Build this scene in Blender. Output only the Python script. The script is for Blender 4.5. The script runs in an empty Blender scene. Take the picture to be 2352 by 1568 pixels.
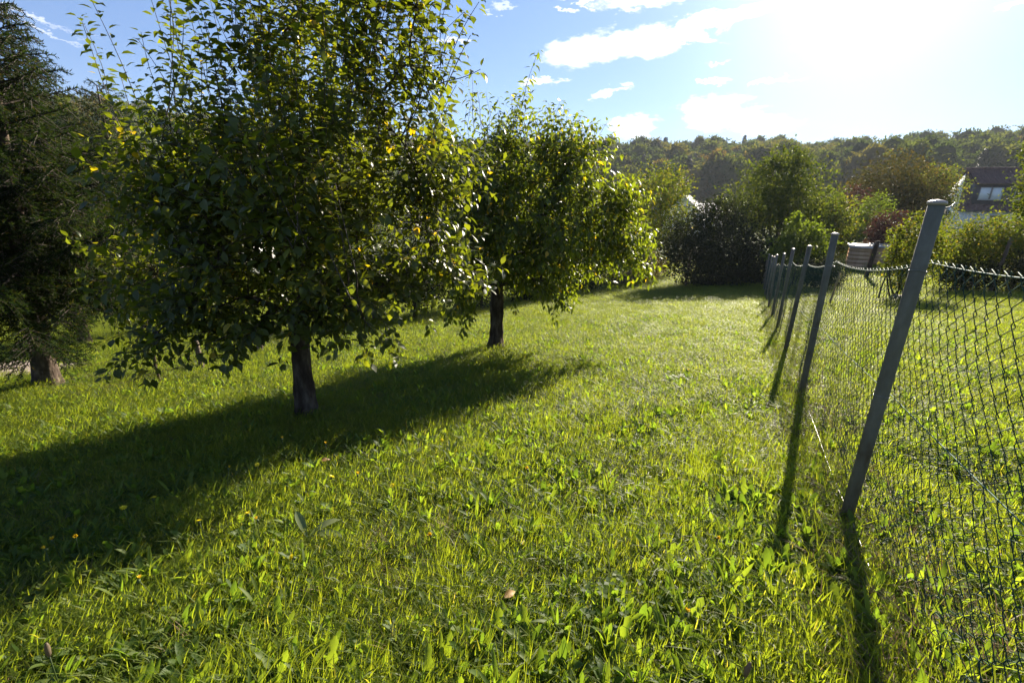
import bpy, math, random
import numpy as np
from mathutils import Matrix, Vector, Euler

sc = bpy.context.scene
C = sc.collection
RNG = np.random.default_rng(7)
R = math.radians

# ------------------------------------------------------------------ camera
EYE = 1.313
def _n(a):
    a = np.array(a, float); return a/np.linalg.norm(a)
_Z = _n((.0344, 3.03, 1)); _f = np.array((0, 0, -1.)); _Y = _n(_f-_f.dot(_Z)*_Z); _X = np.cross(_Y, _Z)
cam_d = bpy.data.cameras.new('camera'); cam = bpy.data.objects.new('camera', cam_d); C.objects.link(cam)
cam_d.sensor_width = 36; cam_d.lens = 36*1045/2352; cam_d.clip_start = .05; cam_d.clip_end = 4000
mw = Matrix([list(_X), list(_Y), list(_Z)]).to_4x4(); mw.translation = (0, 0, EYE)
cam.matrix_world = mw
sc.camera = cam

# ------------------------------------------------------------------ sun, exposure
SUN_AZ, SUN_EL = R(33.5), R(21.5)          # azimuth clockwise from +Y
sd = Vector((math.sin(SUN_AZ)*math.cos(SUN_EL), math.cos(SUN_AZ)*math.cos(SUN_EL), math.sin(SUN_EL)))
sl = bpy.data.lights.new('sun', 'SUN'); so = bpy.data.objects.new('sun', sl); C.objects.link(so)
sl.energy = 5.0; sl.angle = R(.53); sl.color = (1, .90, .74)
so.rotation_euler = sd.to_track_quat('Z', 'Y').to_euler(); so.location = sd*60
sc.view_settings.view_transform = 'Standard'; sc.view_settings.look = 'None'
sc.view_settings.exposure = 1.8; sc.view_settings.gamma = 1; sc.view_settings.use_curve_mapping = False
sc.cycles.max_bounces = 8; sc.cycles.diffuse_bounces = 3; sc.cycles.glossy_bounces = 2
sc.cycles.transmission_bounces = 6; sc.cycles.transparent_max_bounces = 8; sc.cycles.volume_bounces = 1
sc.cycles.use_denoising = True

# ------------------------------------------------------------------ node helpers
def lnk(nt, a, b): nt.links.new(a, b)
def nd(nt, t, **kw):
    n = nt.nodes.new(t)
    for k, v in kw.items():
        if k.startswith('in_'):
            key = k[3:]
            key = int(key) if key.isdigit() else key.replace('_', ' ')
            n.inputs[key].default_value = v
        else: setattr(n, k, v)
    return n
def mth(nt, op, a, b=None, c=None):
    n = nt.nodes.new('ShaderNodeMath'); n.operation = op
    for i, v in enumerate((a, b, c)):
        if v is None: continue
        if isinstance(v, (int, float)): n.inputs[i].default_value = v
        else: nt.links.new(v, n.inputs[i])
    return n.outputs[0]
def ramp(nt, fac, stops):
    n = nt.nodes.new('ShaderNodeValToRGB'); e = n.color_ramp.elements
    while len(e) < len(stops): e.new(.5)
    for i, (p, c) in enumerate(stops):
        e[i].position = p; e[i].color = (*c, 1) if len(c) == 3 else c
    if fac is not None: nt.links.new(fac, n.inputs[0])
    return n.outputs[0]

# ------------------------------------------------------------------ sky: clear afternoon, thin cloud bands and a low cumulus
w = bpy.data.worlds.new('World'); sc.world = w; w.use_nodes = True
nt = w.node_tree; nt.nodes.clear()
SKY_STRENGTH = 0.049
sky = nd(nt, 'ShaderNodeTexSky', sky_type='NISHITA', sun_disc=False, sun_elevation=SUN_EL, sun_rotation=SUN_AZ,
         altitude=300, air_density=1.0, dust_density=.08, ozone_density=2.2)
tc = nd(nt, 'ShaderNodeTexCoord'); sep = nd(nt, 'ShaderNodeSeparateXYZ'); lnk(nt, tc.outputs['Generated'], sep.inputs[0])
az = mth(nt, 'MULTIPLY', mth(nt, 'ARCTAN2', sep.outputs[0], sep.outputs[1]), 57.2958)
el = mth(nt, 'MULTIPLY', mth(nt, 'ARCSINE', sep.outputs[2]), 57.2958)
cmb = nd(nt, 'ShaderNodeCombineXYZ'); lnk(nt, az, cmb.inputs[0]); lnk(nt, mth(nt, 'MULTIPLY', el, 2.2), cmb.inputs[1])
nz1 = nd(nt, 'ShaderNodeTexNoise', in_Scale=.28, in_Detail=7., in_Roughness=.62); lnk(nt, cmb.outputs[0], nz1.inputs['Vector'])
nz2 = nd(nt, 'ShaderNodeTexNoise', in_Scale=.75, in_Detail=6., in_Roughness=.65); lnk(nt, cmb.outputs[0], nz2.inputs['Vector'])
s1 = nd(nt, 'ShaderNodeSeparateColor'); lnk(nt, nz1.outputs['Color'], s1.inputs[0])
s2 = nd(nt, 'ShaderNodeSeparateColor'); lnk(nt, nz2.outputs['Color'], s2.inputs[0])
daz = mth(nt, 'ADD', mth(nt, 'MULTIPLY', mth(nt, 'SUBTRACT', s1.outputs[0], .5), 9.), mth(nt, 'MULTIPLY', mth(nt, 'SUBTRACT', s2.outputs[0], .5), 3.))
de = mth(nt, 'ADD', mth(nt, 'MULTIPLY', mth(nt, 'SUBTRACT', s1.outputs[1], .5), 3.), mth(nt, 'MULTIPLY', mth(nt, 'SUBTRACT', s2.outputs[1], .5), 1.6))
azd = mth(nt, 'ADD', az, daz); eld = mth(nt, 'ADD', el, de)
# (azimuth, elevation, half-length, half-height, tilt, density)
CLOUDS = [(7.5, 14.2, 3.8, 1.25, 3, 1.), (13.5, 14.9, 5.0, 1.15, 2, 1.), (20, 16.0, 5, .7, 7, .95), (18.0, 14.6, 2.6, .5, -4, .9), (26, 16.8, 5, .5, 8, .8),
          (13, 18.4, 3.8, .8, 2, 1.), (7.2, 18.3, 1.3, .28, -28, .8), (5.2, 17.6, .9, .25, -18, .7),
          (21.6, 7.9, 2.6, 1.5, 0, 1.), (25.5, 6.9, 3.6, 1.15, -6, 1.), (13.3, 6.8, 1.9, 1.15, 8, .9), (9.6, 5.6, 1.8, .4, 0, .8),
          (10.3, 10.3, 1.6, .28, 3, .8), (12.0, 11.0, .7, .22, -25, .6), (2.8, 11.4, 1.9, .2, 6, .8), (21, 12.4, .8, .12, 0, .6),
          (21.2, 10.9, .8, .13, 0, .7), (26.8, 10.4, 1.6, .2, 8, .8), (-7, 14.8, 1.4, .25, 0, .7), (-1.5, 18, 1.5, .2, -3, .45),
          (-43.3, 13.0, 3.2, .16, -14, .45), (-42.6, 12.2, 2.8, .13, -16, .5), (30, 13, 1.8, .35, 0, .8), (43, 14, 1.2, .25, 5, .8),
          (52, 22, 6, 1., 5, .8), (-20, 27, 8, 1.4, 10, .7), (-75, 19, 7, 1.6, 0, .8), (85, 12, 9, 1.6, 4, .8), (130, 16, 10, 2.2, 0, .8),
          (-130, 12, 9, 2., 0, .8), (-105, 25, 8, 1.5, 6, .7), (170, 22, 9, 1.8, 0, .7)]
mask = None
for (ca, ce, rl, rh, tilt, den) in CLOUDS:
    a = mth(nt, 'SUBTRACT', azd, ca); e = mth(nt, 'SUBTRACT', eld, ce)
    c, s = math.cos(R(tilt)), math.sin(R(tilt))
    u = mth(nt, 'ADD', mth(nt, 'MULTIPLY', a, c/rl), mth(nt, 'MULTIPLY', e, s/rl))
    v = mth(nt, 'ADD', mth(nt, 'MULTIPLY', a, -s/rh), mth(nt, 'MULTIPLY', e, c/rh))
    d = mth(nt, 'ADD', mth(nt, 'MULTIPLY', u, u), mth(nt, 'MULTIPLY', v, v))
    m = nd(nt, 'ShaderNodeMapRange', interpolation_type='SMOOTHSTEP'); lnk(nt, d, m.inputs[0])
    m.inputs[1].default_value = 1.9; m.inputs[2].default_value = .2; m.inputs[3].default_value = 0; m.inputs[4].default_value = den
    mask = m.outputs[0] if mask is None else mth(nt, 'MAXIMUM', mask, m.outputs[0])
wisp = mth(nt, 'ADD', .62, mth(nt, 'MULTIPLY', s2.outputs[2], .75)); mask = mth(nt, 'MINIMUM', mth(nt, 'MULTIPLY', mask, wisp), 1.)
dt = nd(nt, 'ShaderNodeVectorMath', operation='DOT_PRODUCT'); lnk(nt, tc.outputs['Generated'], dt.inputs[0]); dt.inputs[1].default_value = sd
cosang = mth(nt, 'MAXIMUM', dt.outputs['Value'], 0.)
aur = mth(nt, 'ADD', mth(nt, 'MULTIPLY', mth(nt, 'POWER', cosang, 45.), 4.), mth(nt, 'MULTIPLY', mth(nt, 'POWER', cosang, 7.), .9))
# clouds: sunlit white, brighter towards the sun
cb = mth(nt, 'ADD', 9., mth(nt, 'MULTIPLY', mth(nt, 'SUBTRACT', s2.outputs[0], .5), 5.))
cc = nd(nt, 'ShaderNodeCombineColor'); lnk(nt, cb, cc.inputs[0]); lnk(nt, cb, cc.inputs[1]); lnk(nt, mth(nt, 'MULTIPLY', cb, 1.04), cc.inputs[2])
mx = nd(nt, 'ShaderNodeMix', data_type='RGBA'); tint = nd(nt, 'ShaderNodeMix', data_type='RGBA', blend_type='MULTIPLY', clamp_result=False); tint.inputs[0].default_value = 1; gm = nd(nt, 'ShaderNodeGamma', in_Gamma=.65); lnk(nt, sky.outputs[0], gm.inputs[0]); lnk(nt, gm.outputs[0], tint.inputs[6]); tint.inputs[7].default_value = (.98, 1.25, 1.80, 1)
lnk(nt, mask, mx.inputs[0]); lnk(nt, tint.outputs[2], mx.inputs[6]); lnk(nt, cc.outputs[0], mx.inputs[7])
ac = nd(nt, 'ShaderNodeCombineColor'); lnk(nt, aur, ac.inputs[0]); lnk(nt, aur, ac.inputs[1]); lnk(nt, aur, ac.inputs[2])
ad = nd(nt, 'ShaderNodeMix', data_type='RGBA', blend_type='ADD'); ad.inputs[0].default_value = 1
lnk(nt, mx.outputs[2], ad.inputs[6]); lnk(nt, ac.outputs[0], ad.inputs[7])
bg = nd(nt, 'ShaderNodeBackground', in_Strength=SKY_STRENGTH); lnk(nt, ad.outputs[2], bg.inputs[0])
wo = nd(nt, 'ShaderNodeOutputWorld'); lnk(nt, bg.outputs[0], wo.inputs[0])

# ------------------------------------------------------------------ object helpers
def tag(o, label=None, cat=None, group=None, kind=None):
    if label: o['label'] = label
    if cat: o['category'] = cat
    if group: o['group'] = group
    if kind: o['kind'] = kind
    return o
def empty(name, loc, rz=0, parent=None):
    o = bpy.data.objects.new(name, None); C.objects.link(o); o.location = loc; o.rotation_euler = (0, 0, rz)
    o.empty_display_size = .1
    if parent: o.parent = parent
    return o
def mesh_np(name, V, F, mats, smooth=False, attrs=None, matidx=None):
    V = np.asarray(V, np.float32); F = np.asarray(F, np.int32); k = F.shape[1]
    me = bpy.data.meshes.new(name)
    me.vertices.add(len(V)); me.vertices.foreach_set('co', V.ravel())
    me.loops.add(F.size); me.loops.foreach_set('vertex_index', F.ravel())
    me.polygons.add(len(F)); me.polygons.foreach_set('loop_start', np.arange(0, F.size, k, dtype=np.int32))
    me.polygons.foreach_set('loop_total', np.full(len(F), k, np.int32))
    if smooth: me.polygons.foreach_set('use_smooth', np.ones(len(F), bool))
    if matidx is not None: me.polygons.foreach_set('material_index', np.asarray(matidx, np.int32))
    for an, av in (attrs or {}).items():
        a = me.attributes.new(an, 'FLOAT', 'POINT'); a.data.foreach_set('value', np.asarray(av, np.float32))
    me.update(calc_edges=True)
    for m in (mats if isinstance(mats, (list, tuple)) else [mats]): me.materials.append(m)
    return me
def ob(name, me, parent=None, loc=None):
    o = bpy.data.objects.new(name, me); C.objects.link(o)
    if parent: o.parent = parent
    if loc is not None: o.location = loc
    return o
class MB:
    """collects triangles"""
    def __init__(s): s.V = []; s.F = []; s.n = 0; s.A = []
    def add(s, V, F, a=0.):
        V = np.asarray(V, float).reshape(-1, 3); F = np.asarray(F, int)
        if F.shape[1] == 4: F = np.concatenate([F[:, [0, 1, 2]], F[:, [0, 2, 3]]])
        s.V.append(V); s.F.append(F+s.n); s.n += len(V)
        s.A.append(np.full(len(V), a) if np.isscalar(a) else np.asarray(a))
    def mesh(s, name, mats, smooth=False):
        return mesh_np(name, np.concatenate(s.V), np.concatenate(s.F), mats, smooth, {'rnd': np.concatenate(s.A)})
    def build(s, name, mats, parent=None, smooth=False, loc=None): return ob(name, s.mesh(name, mats, smooth), parent, loc)
    def box(s, lo, hi, a=0., M=None):
        x0, y0, z0 = lo; x1, y1, z1 = hi
        V = np.array([(x0,y0,z0),(x1,y0,z0),(x1,y1,z0),(x0,y1,z0),(x0,y0,z1),(x1,y0,z1),(x1,y1,z1),(x0,y1,z1)], float)
        if M is not None: V = V@M[:3,:3].T+M[:3,3]
        s.add(V, [(0,3,2,1),(4,5,6,7),(0,1,5,4),(1,2,6,5),(2,3,7,6),(3,0,4,7)], a)
    def tube(s, P, rad, n=6, cap=True, a=0.):
        P = np.asarray(P, float); m = len(P); rad = np.broadcast_to(np.asarray(rad, float), (m,))
        T = np.gradient(P, axis=0); T /= np.linalg.norm(T, axis=1)[:, None]+1e-9
        up = np.array((0, 0, 1.)) if abs(T[0][2]) < .9 else np.array((1., 0, 0))
        N = np.empty_like(P); v = up
        for i in range(m):
            v = v-T[i]*v.dot(T[i]); v = v/(np.linalg.norm(v)+1e-9); N[i] = v
        Bn = np.cross(T, N); an = np.arange(n)*2*np.pi/n
        ring = P[:, None]+rad[:, None, None]*(np.cos(an)[None, :, None]*N[:, None]+np.sin(an)[None, :, None]*Bn[:, None])
        V = ring.reshape(-1, 3); i = np.arange(m-1)[:, None]*n; j = np.arange(n)[None]; jn = (j+1) % n
        q = np.stack([i+j, i+jn, i+n+jn, i+n+j], -1).reshape(-1, 4)
        s.add(V, q, a)
        if cap:
            b = s.n-len(V)
            s.F.append(np.array([(b, b+k+1, b+k) for k in range(1, n-1)])); e = b+(m-1)*n
            s.F.append(np.array([(e, e+k, e+k+1) for k in range(1, n-1)]))
def unit(a): return a/(np.linalg.norm(a, axis=-1, keepdims=True)+1e-9)

# ------------------------------------------------------------------ terrain height
def sst(a, b, x): t = np.clip((x-a)/(b-a), 0, 1); return t*t*(3-2*t)
def _p(y, a, b): return np.where(y < a, -.17*y, -.17*a+b*(np.minimum(y, 40)-a))
def vnoise(x, y, s=0):
    return (np.sin(x*1.7+y*.9+s)+np.sin(-x*1.1+y*2.3+1.3*s+1)+np.sin(x*3.1+y*1.3+2+s)*.6+np.sin(-x*2.6+y*3.7+s*.7)*.5)/3.1
def gz(x, y):
    x = np.asarray(x, float); y = np.asarray(y, float)
    xf = 1.67+.5215*(y-1.88); d = (x-xf)*.8867; ww = sst(1, 6, d)
    z = _p(np.maximum(y, -40), 16, -.12)*(1-ww)+_p(np.maximum(y, -40), 14, -.07)*ww+.05*np.clip(x, -15, 40)
    z = z-.1*np.clip(y-40, 0, 60)*(1-.5*sst(20, 60, x))
    z = z+vnoise(x*.9, y*.9)*.02+vnoise(x*3.3, y*3.1, 4)*.012
    # wooded ridge across the valley
    az_ = np.degrees(np.arctan2(x, np.maximum(y, 1.))); r = np.hypot(x, y)
    az_ = np.where(y < 1, np.sign(x)*90, az_)
    top = np.interp(az_, [-90, -48, -38, -30, -15, 0, 8, 16, 22, 28, 33, 36, 40, 45, 60, 90], [7, 7, 6.4, 5.4, 5.0, 4.6, 4.5, 4.4, 4.6, 4.3, 4.0, 3.8, 3.9, 4.2, 4.6, 5])*.017453*330-15
    rise = sst(170, 325, r)
    z = z*(1-rise)+top*rise+vnoise(x*.02, y*.02, 2)*2.2*rise
    return z

# ------------------------------------------------------------------ materials
def new_mat(name):
    m = bpy.data.materials.new(name); m.use_nodes = True; t = m.node_tree; t.nodes.clear()
    return m, t, nd(t, 'ShaderNodeOutputMaterial')
def leaf_mat(name, stops, tr=(1.3, 1.35, .6), mixf=.5, rough=.38, spec=.5, src='attr', patch=0.):
    """leaf: glossy skin over a blade that lets light through; stops colour the single leaves"""
    m, t, out = new_mat(name)
    if src == 'attr': f = nd(t, 'ShaderNodeAttribute', attribute_name='rnd').outputs['Fac']
    else: f = nd(t, 'ShaderNodeObjectInfo').outputs['Random']
    if patch:
        g = nd(t, 'ShaderNodeNewGeometry'); n = nd(t, 'ShaderNodeTexNoise', in_Scale=.9, in_Detail=3.); lnk(t, g.outputs['Position'], n.inputs['Vector'])
        f = mth(t, 'ADD', f, mth(t, 'MULTIPLY', mth(t, 'SUBTRACT', n.outputs['Fac'], .5), patch))
    col = ramp(t, f, stops)
    p = nd(t, 'ShaderNodeBsdfPrincipled', in_Roughness=rough); p.inputs['Specular IOR Level'].default_value = spec
    lnk(t, col, p.inputs['Base Color'])
    mu = nd(t, 'ShaderNodeMix', data_type='RGBA', blend_type='MULTIPLY', clamp_result=False); mu.inputs[0].default_value = 1
    lnk(t, col, mu.inputs[6]); mu.inputs[7].default_value = (*tr, 1)
    tl = nd(t, 'ShaderNodeBsdfTranslucent'); lnk(t, mu.outputs[2], tl.inputs[0])
    mx = nd(t, 'ShaderNodeMixShader'); mx.inputs[0].default_value = mixf
    lnk(t, p.outputs[0], mx.inputs[1]); lnk(t, tl.outputs[0], mx.inputs[2]); lnk(t, mx.outputs[0], out.inputs[0])
    return m
def noise_mat(name, stops, scale=6., rough=.8, bump=.3, bscale=None, detail=6., stretch=(1, 1, 1), metal=0., coord='Object', spec=.4):
    m, t, out = new_mat(name)
    tcn = nd(t, 'ShaderNodeTexCoord'); mp = nd(t, 'ShaderNodeMapping'); mp.inputs['Scale'].default_value = stretch
    lnk(t, tcn.outputs[coord], mp.inputs[0])
    n = nd(t, 'ShaderNodeTexNoise', in_Scale=scale, in_Detail=detail, in_Roughness=.62); lnk(t, mp.outputs[0], n.inputs['Vector'])
    p = nd(t, 'ShaderNodeBsdfPrincipled', in_Roughness=rough, in_Metallic=metal); p.inputs['Specular IOR Level'].default_value = spec
    lnk(t, ramp(t, n.outputs['Fac'], stops), p.inputs['Base Color'])
    n2 = nd(t, 'ShaderNodeTexNoise', in_Scale=bscale or scale*3, in_Detail=5.); lnk(t, mp.outputs[0], n2.inputs['Vector'])
    b = nd(t, 'ShaderNodeBump', in_Strength=bump, in_Distance=.02); lnk(t, n2.outputs['Fac'], b.inputs['Height']); lnk(t, b.outputs[0], p.inputs['Normal'])
    lnk(t, p.outputs[0], out.inputs[0])
    return m
M_pear = leaf_mat('pear_leaf', [(0, (.042, .058, .010)), (.55, (.070, .088, .014)), (.965, (.098, .115, .017)), (.988, (.30, .24, .02)), (1, (.34, .22, .02))], tr=(3.0, 2.8, .6), mixf=.5, rough=.42, spec=.45)
M_plum = leaf_mat('plum_leaf', [(0, (.044, .064, .010)), (.5, (.074, .098, .014)), (.955, (.105, .13, .018)), (.985, (.32, .27, .03)), (1, (.36, .24, .02))], tr=(3.1, 2.9, .6), mixf=.55, rough=.42, spec=.45)
M_pearobj = leaf_mat('pear_leaf_single', [(0, (.042, .058, .010)), (.55, (.070, .088, .014)), (.965, (.098, .115, .017)), (.988, (.30, .24, .02)), (1, (.34, .22, .02))], tr=(3.0, 2.8, .6), mixf=.5, rough=.42, spec=.45, src='obj')
M_plumobj = leaf_mat('plum_leaf_single', [(0, (.044, .064, .010)), (.5, (.074, .098, .014)), (.955, (.105, .13, .018)), (.985, (.32, .27, .03)), (1, (.36, .24, .02))], tr=(3.1, 2.9, .6), mixf=.55, rough=.42, spec=.45, src='obj')
M_grass = leaf_mat('grass_blade', [(0, (.068, .094, .014)), (.5, (.096, .134, .017)), (.88, (.12, .158, .02)), (.975, (.15, .16, .035)), (1, (.18, .165, .06))], tr=(3.6, 3.15, .9), mixf=.62, rough=.5, spec=.25)
M_weed = leaf_mat('weed_leaf', [(0, (.05, .085, .022)), (.6, (.075, .115, .026)), (1, (.105, .14, .03))], tr=(3.4, 3.3, .7), mixf=.55, rough=.55, spec=.25)
M_dry = leaf_mat('dry_blade', [(0, (.16, .10, .05)), (.5, (.22, .15, .08)), (1, (.30, .22, .12))], tr=(1.2, 1.1, .9), mixf=.35, rough=.6, spec=.3)
M_spruce = leaf_mat('spruce_needle', [(0, (.008, .016, .006)), (.55, (.014, .024, .009)), (.88, (.026, .038, .013)), (1, (.045, .034, .014))], tr=(2.4, 2.4, .8), mixf=.35, rough=.8, spec=.02)
M_bark = noise_mat('bark', [(.3, (.018, .012, .009)), (.5, (.06, .042, .03)), (.62, (.11, .085, .062)), (.75, (.17, .15, .12))], 13, .95, 1., 30, stretch=(1, 1, .3), spec=.1)
M_twig = noise_mat('twig_bark', [(.3, (.03, .021, .015)), (.7, (.065, .045, .032))], 12, .7, .3)
M_sprucebark = noise_mat('spruce_bark', [(.3, (.03, .022, .017)), (.5, (.075, .055, .042)), (.62, (.13, .10, .075)), (.75, (.22, .18, .14))], 13, .95, 1., 30, stretch=(1, 1, .5), spec=.1)
M_oldwood = noise_mat('weathered_wood', [(.3, (.07, .05, .035)), (.6, (.16, .12, .085)), (.8, (.24, .19, .14))], 10, .85, .7, 30, stretch=(1, 1, .15))
M_lath = noise_mat('pale_lath', [(.3, (.35, .24, .10)), (.7, (.48, .34, .15))], 10, .7, .3, stretch=(1, 1, .2))

# ------------------------------------------------------------------ ground sheet
def graded(pairs):
    o = []
    for a, b, s in pairs: o.append(np.arange(a, b-1e-6, s))
    return np.concatenate(o+[np.array([pairs[-1][1]])])
gx = graded([(-900, -150, 50), (-150, -50, 8), (-50, -14, 1.5), (-14, 22, .3), (22, 60, 1.2), (60, 160, 8), (160, 900, 50)])
gy = graded([(-120, -20, 20), (-20, -2, 1.5), (-2, 26, .3), (26, 60, 1.2), (60, 400, 8), (400, 1400, 100)])
GX, GY = np.meshgrid(gx, gy); GZ = gz(GX, GY)
nx, ny = len(gx), len(gy); ii = (np.arange(ny-1)[:, None]*nx+np.arange(nx-1)[None]).ravel()
m, t, out = new_mat('meadow_soil')
g = nd(t, 'ShaderNodeNewGeometry')
n1 = nd(t, 'ShaderNodeTexNoise', in_Scale=1.4, in_Detail=8., in_Roughness=.7); lnk(t, g.outputs['Position'], n1.inputs['Vector'])
n2 = nd(t, 'ShaderNodeTexNoise', in_Scale=26., in_Detail=4.); lnk(t, g.outputs['Position'], n2.inputs['Vector'])
col = ramp(t, mth(t, 'ADD', mth(t, 'MULTIPLY', n1.outputs['Fac'], .55), mth(t, 'MULTIPLY', n2.outputs['Fac'], .45)), [(.34, (.035, .045, .014)), (.5, (.06, .09, .02)), (.66, (.10, .12, .03))])
p = nd(t, 'ShaderNodeBsdfPrincipled', in_Roughness=.9); p.inputs['Specular IOR Level'].default_value = .2; lnk(t, col, p.inputs['Base Color'])
bm_ = nd(t, 'ShaderNodeBump', in_Strength=.8, in_Distance=.05); lnk(t, n2.outputs['Fac'], bm_.inputs['Height']); lnk(t, bm_.outputs[0], p.inputs['Normal']); lnk(t, p.outputs[0], out.inputs[0])
ground = ob('ground', mesh_np('ground', np.stack([GX, GY, GZ], -1).reshape(-1, 3), np.stack([ii, ii+1, ii+1+nx, ii+nx], -1), m, True))
tag(ground, kind='structure')

# path by the spruce
M_path = noise_mat('path_dirt', [(.3, (.20, .15, .12)), (.6, (.32, .25, .21)), (.8, (.40, .33, .28))], 5, .9, .5, 40)
mb = MB()
pa = np.linspace(-1, 1, 40); pb = np.linspace(-1, 1, 10); A, Bb = np.meshgrid(pa, pb)
px = -9.6+A*2.3+Bb*.25; py = 7.25-A*.55+Bb*(.62+.08*np.sin(A*7)); V = np.stack([px, py, gz(px, py)+.03], -1).reshape(-1, 3)
jj = (np.arange(9)[:, None]*40+np.arange(39)[None]).ravel()
mb.add(V, np.stack([jj, jj+1, jj+41, jj+40], -1)); tag(mb.build('path', M_path, smooth=True), kind='structure')
def on_path(x, y):
    b = (y-7.25+.55*(x+9.6)/2.3)/.62
    return (np.abs(b) < .95) & (np.abs(x+9.6) < 2.4)

# ------------------------------------------------------------------ haze
mb = MB(); mb.box((-430, -30, -30), (430, 560, 75))
m, t, out = new_mat('haze_air'); pv = nd(t, 'ShaderNodeVolumePrincipled', in_Density=.00024, in_Anisotropy=.1); pv.inputs['Color'].default_value = (.82, .88, 1, 1)
lnk(t, pv.outputs[0], out.inputs['Volume'])
tag(mb.build('haze', m), kind='stuff')
#@@HAZE_END

# ------------------------------------------------------------------ foliage makers
LEAF_V = np.array([(0, 0, 0), (0, .33, -.03), (0, .68, -.06), (0, 1, -.19), (-.21, .26, .045), (-.25, .56, .02), (.21, .26, .045), (.25, .56, .02), (-.012, -.28, .03), (.012, -.28, .03)], float)
LEAF_F = np.array([(0, 1, 4), (1, 2, 5), (1, 5, 4), (2, 3, 5), (0, 6, 1), (1, 6, 7), (1, 7, 2), (2, 7, 3), (8, 9, 0)])
LEAF2_V = np.array([(0, 0, 0), (0, .5, -.05), (0, 1, -.15), (-.28, .45, .06), (.28, .45, .06)], float)
LEAF2_F = np.array([(0, 1, 3), (1, 2, 3), (0, 4, 1), (1, 4, 2)])
def frames(D, Nr):
    D = unit(D); S = unit(np.cross(D, Nr)); Nn = np.cross(S, D); return S, D, Nn
def leaf_batch(P, D, Nr, size, LV=LEAF_V, LF=LEAF_F, rnd=None, widen=None, curl=None):
    S, D, Nn = frames(D, Nr); n = len(P); k = len(LV)
    wd = np.ones(n) if widen is None else widen; cu = np.ones(n) if curl is None else curl
    V = P[:, None]+size[:, None, None]*(LV[None, :, 0, None]*wd[:, None, None]*S[:, None]+LV[None, :, 1, None]*D[:, None]+(LV[None, :, 2]*cu[:, None])[..., None]*Nn[:, None])
    F = (np.arange(n)*k)[:, None, None]+LF[None]
    return V.reshape(-1, 3), F.reshape(-1, 3), np.repeat(RNG.random(n) if rnd is None else rnd, k)
def curve(a, b, sag, n, rng, wob=.05):
    t_ = np.linspace(0, 1, n)[:, None]; a = np.array(a, float); b = np.array(b, float); L = np.linalg.norm(b-a)
    P = a+(b-a)*t_; P[:, 2] += sag*L*(4*t_*(1-t_))[:, 0]
    k = rng.normal(size=(2, 3))*wob*L
    return P+np.sin(np.pi*t_)*k[0]+np.sin(2*np.pi*t_)*k[1]*.6

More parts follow.
